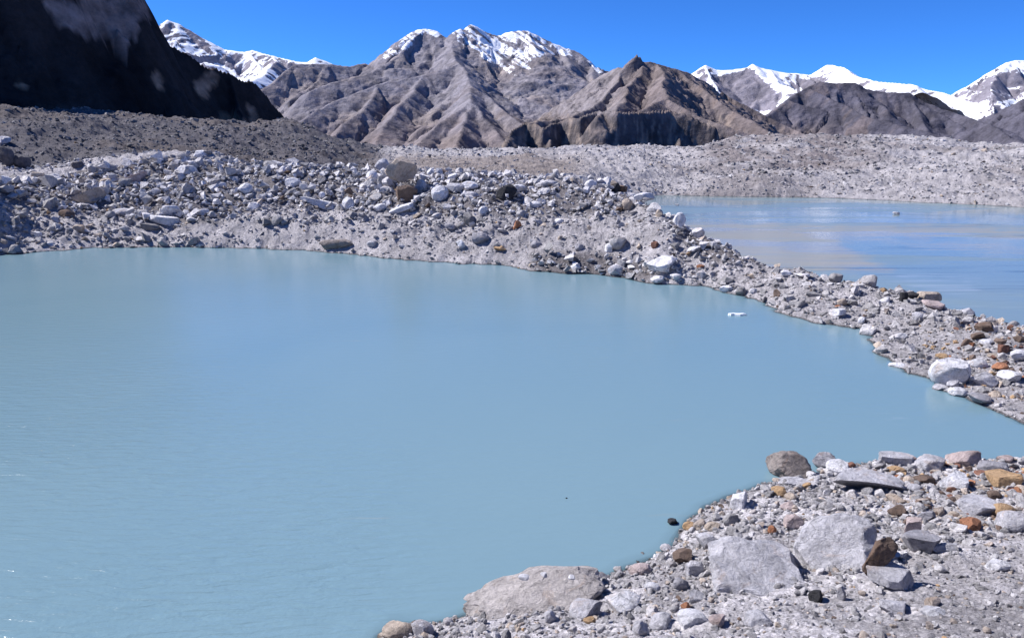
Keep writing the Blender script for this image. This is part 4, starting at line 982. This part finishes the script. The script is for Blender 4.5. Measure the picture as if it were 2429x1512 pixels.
def stones(N, rmin, rmax, rp, szmed, szsig, szmax, seed, azr=(-50, 56)):
    rg = np.random.RandomState(seed)
    az = np.radians(rg.uniform(azr[0], azr[1], N)); t = rg.uniform(0, 1, N)
    if rp == 0: r = np.exp(math.log(rmin)+t*math.log(rmax/rmin))
    else: r = (rmin**rp+t*(rmax**rp-rmin**rp))**(1/rp)
    x, y = r*np.sin(az), r*np.cos(az)
    z = ground_z(x, y)
    u, v, _ = project(x, y, z)
    fz = np.zeros(N); dz_ = np.zeros(N); bz = np.zeros(N)
    jit = rg.normal(0, 8, N)
    for p in FINEZ: fz = np.maximum(fz, inpoly(u+jit, v+jit*.5, p))
    for p in DENSE: dz_ = np.maximum(dz_, inpoly(u+jit, v+jit*.5, p))
    for p in BROWN: bz = np.maximum(bz, inpoly(u+jit, v+jit*.5, p))
    px = szmed*np.exp(rg.normal(0, szsig, N)); px *= np.where(fz > 0, 0.66, 1)*np.where(dz_ > 0, 1.18, 1)
    px = np.minimum(px, szmax)
    clump = fbm(x/np.maximum(r, 1)*40, np.log(r)*40, 3, seed+3)
    keep = ((z > -0.05)|((z > -0.3)&(r < 46)&(rg.uniform(0, 1, N) < 0.5)))&(rg.uniform(0, 1, N) < np.clip(np.where(fz > 0, 0.62, 0.9)+np.where(dz_ > 0, 0.3, 0)+clump*0.6, 0, 1))
    kind = rg.uniform(0, 1, N)
    C = np.empty((N, 3)); base_ = rg.uniform(0.24, 0.64, N)
    bright = np.where(dz_ > 0, 1.28, 1.0)
    C[:] = base_[:, None]*bright[:, None]*np.array((1.0, 0.975, 1.0))
    def pick(lo, hi, c):
        m = (kind >= lo)&(kind < hi); C[m] = np.array(c)*rg.uniform(0.75, 1.2, m.sum())[:, None]
    pick(0, 0.035, TINT['tan']); pick(0.035, 0.045, TINT['brown']); pick(0.045, 0.05, TINT['ochre'])
    b = bz > 0
    for lo, hi, nm in ((0.05, 0.17, 'tan'), (0.17, 0.27, 'brown'), (0.27, 0.33, 'ochre'), (0.33, 0.37, 'orange'), (0.37, 0.43, 'rust')):
        m = b&(kind >= lo)&(kind < hi)&(rg.uniform(0, 1, N) < np.where(v < 1030, 1.0, 0.6)); C[m] = np.array(TINT[nm])*rg.uniform(0.75, 1.3, m.sum())[:, None]
    fg = (r < 45)
    m = fg&(kind > 0.5)&(kind < 0.6); C[m] = np.array((0.48, 0.41, 0.36))*rg.uniform(0.8, 1.15, m.sum())[:, None]
    C[fg] *= 1.14
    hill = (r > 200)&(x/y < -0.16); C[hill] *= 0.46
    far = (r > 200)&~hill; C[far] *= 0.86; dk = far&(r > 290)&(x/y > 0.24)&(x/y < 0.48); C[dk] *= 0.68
    bank = (r > 60)&(r < 138)&(x/y < -0.52); C[bank] *= 0.55  # shade on the left bank put into the stone colour
    s = px*r/F/2
    return dict(x=x[keep], y=y[keep], z=z[keep], s=s[keep], px=px[keep], c=C[keep], u=u[keep], v=v[keep], r=r[keep], dense=dz_[keep], fine=fz[keep], brown=bz[keep])
POP = [stones(62000, 12.5, 46, 1.0, 6.6, 0.6, 34, 41), stones(7400, 15, 46, 1.0, 17, 0.42, 48, 42),
       stones(92000, 46, 178, 0.6, 6.0, 0.5, 24, 43), stones(6000, 46, 178, 0.6, 15, 0.45, 44, 44),
       stones(56000, 185, 620, -0.4, 3.6, 0.5, 12, 45)]
P = {k: np.concatenate([p[k] for p in POP]) for k in POP[0]}
NS = len(P['x'])
asp_y = rs.uniform(0.5, 1.1, NS); asp_z = rs.uniform(0.32, 0.85, NS)
yaw = rs.uniform(0, 6.28, NS); tx = rs.normal(0, 0.38, NS); ty = rs.normal(0, 0.38, NS)
# the largest visible ones become boulders of their own
infr = (P['u'] > 8)&(P['u'] < PW-8)&(P['v'] > 300)&(P['v'] < PH-6)
vis = np.zeros(NS, bool); idx = np.where(infr&(P['px'] > 17))[0]
vis[idx] = visible(P['x'][idx], P['y'][idx], P['z'][idx], P['s'][idx])
HP = np.array(HAND_PX)
def clear_of_hand(i):
    d = np.abs(P['u'][i]-HP[:, 0])/(HP[:, 2]*.5+4); e = np.abs(P['v'][i]-HP[:, 1])/(HP[:, 3]*.5+4)
    return not ((d < 1)&(e < 1)).any()
cand = [i for i in np.argsort(-P['px']*(0.8+0.2*asp_z)) if vis[i]]
chosen = []; drop = set()
for i in cand:
    if len(chosen) >= N_AUTO: break
    if not clear_of_hand(i): drop.add(i); continue
    if all(math.hypot(P['u'][i]-P['u'][j], P['v'][i]-P['v'][j]) > 9 for j in chosen): chosen.append(i)
PROTO = []
for k in range(14):
    vv, ff = rock_shape(900+k, 3, 7+k % 4, 0.5, (1, 1, 1), 0.05); PROTO.append(mesh_from('boulder', vv, ff, False)); PROTO[-1].materials.append(M_STONE)
def cname(c):
    r_, g_, b_ = c; l = (r_+g_+b_)/3
    if r_ > 1.8*b_: return 'orange brown' if l > 0.2 else 'rusty'
    if r_ > 1.25*b_: return 'tan' if l > 0.28 else 'brown'
    return 'white' if l > 0.52 else 'pale grey' if l > 0.4 else 'mid grey' if l > 0.27 else 'dark grey'
used = {}
LMK = LANDMARKS
for i in chosen:
    k = int(rs.randint(len(PROTO))); s = float(P['s'][i])
    o = bpy.data.objects.new('boulder', PROTO[k]); col.objects.link(o)
    o.location = (P['x'][i], P['y'][i], P['z'][i]+s*asp_z[i]*0.42)
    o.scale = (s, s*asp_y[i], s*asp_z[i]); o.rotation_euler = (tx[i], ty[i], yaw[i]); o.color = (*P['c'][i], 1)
    u, v, r = P['u'][i], P['v'][i], P['r'][i]
    j = int(np.argmin([math.hypot((u-a), (v-b)*1.3) for a, b, _ in LMK])); a, b, nm = LMK[j]
    du, dv = u-a, v-b
    if abs(du) > 1.6*abs(dv): rel = 'right of' if du > 0 else 'left of'
    elif abs(dv) > 1.6*abs(du): rel = 'in front of' if dv > 0 else 'behind'
    else: rel = ('front right of' if du > 0 else 'front left of') if dv > 0 else ('back right of' if du > 0 else 'back left of')
    dist = math.hypot(du, dv); near = 'just ' if dist < 45 else '' if dist < 110 else 'well '
    shp = 'flat' if asp_z[i] < 0.55 else 'blocky' if asp_z[i] > 0.78 else 'wedge shaped' if abs(tx[i])+abs(ty[i]) > 0.5 else 'rounded'
    lab = f"{cname(P['c'][i])} {shp} boulder {near}{rel} {nm}"
    used.setdefault(lab, []).append((o, dist))
ORD = ['nearest', 'second nearest', 'third nearest', 'fourth nearest', 'fifth nearest', 'sixth nearest']
for lab, lst in used.items():
    lst.sort(key=lambda q: q[1])
    for n_, (o, _) in enumerate(lst):
        o['label'] = lab if len(lst) == 1 else 'the '+ORD[min(n_, 5)]+' '+lab.replace(' just ', ' ').replace(' well ', ' ')
        o['category'] = 'boulder'; o['group'] = 'boulders scattered over the moraine'
keepm = np.ones(NS, bool); keepm[list(chosen)] = False
if drop: keepm[list(drop)] = False
def build_stones(name, sel, label, shapes):
    V = []; Fc = []; C = []; off = 0
    which = rs.randint(0, len(shapes), NS)
    for k, (vv, ff) in enumerate(shapes):
        ii = np.where(sel&(which == k))[0]
        if not len(ii): continue
        S3 = np.stack([P['s'][ii], P['s'][ii]*asp_y[ii], P['s'][ii]*asp_z[ii]], -1)
        RM = rotm(tx[ii], ty[ii], yaw[ii])
        pts = np.einsum('nij,nkj->nki', RM, vv[None]*S3[:, None])
        pts += np.stack([P['x'][ii], P['y'][ii], P['z'][ii]+P['s'][ii]*asp_z[ii]*(rs.uniform(0.15, 0.75, len(ii))+P["dense"][ii]*rs.uniform(0, 1.1, len(ii)))], -1)[:, None]
        V.append(pts.reshape(-1, 3)); Fc.append((ff[None]+(np.arange(len(ii))*len(vv))[:, None, None]+off).reshape(-1, 3))
        C.append(np.repeat(P['c'][ii], len(vv), 0)); off += len(ii)*len(vv)
    me = mesh_from(name, np.concatenate(V), np.concatenate(Fc), False, np.concatenate(C))
    link(name, me, M_PEBBLE, label, 'stones', kind='stuff')
HULLS = [hull_shape(200+k, 7+k % 5) for k in range(16)]
MIDS = [rock_shape(400+k, 2, 7+k % 4, 0.42, (1, 1, 1), 0.05) for k in range(16)]
near = P['r'] < 46
build_stones('foreground_stones', keepm&near&(P['px'] > 6), 'loose grey and tan stones covering the near shore', MIDS)
build_stones('foreground_gravel', keepm&near&(P['px'] <= 6), 'fine gravel between the stones of the near shore', HULLS)
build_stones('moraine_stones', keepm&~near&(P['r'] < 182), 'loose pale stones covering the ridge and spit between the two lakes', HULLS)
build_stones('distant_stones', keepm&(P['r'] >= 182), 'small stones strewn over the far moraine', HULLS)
print('stones', NS, 'chosen', len(chosen), 'total objs', len(sc.objects))
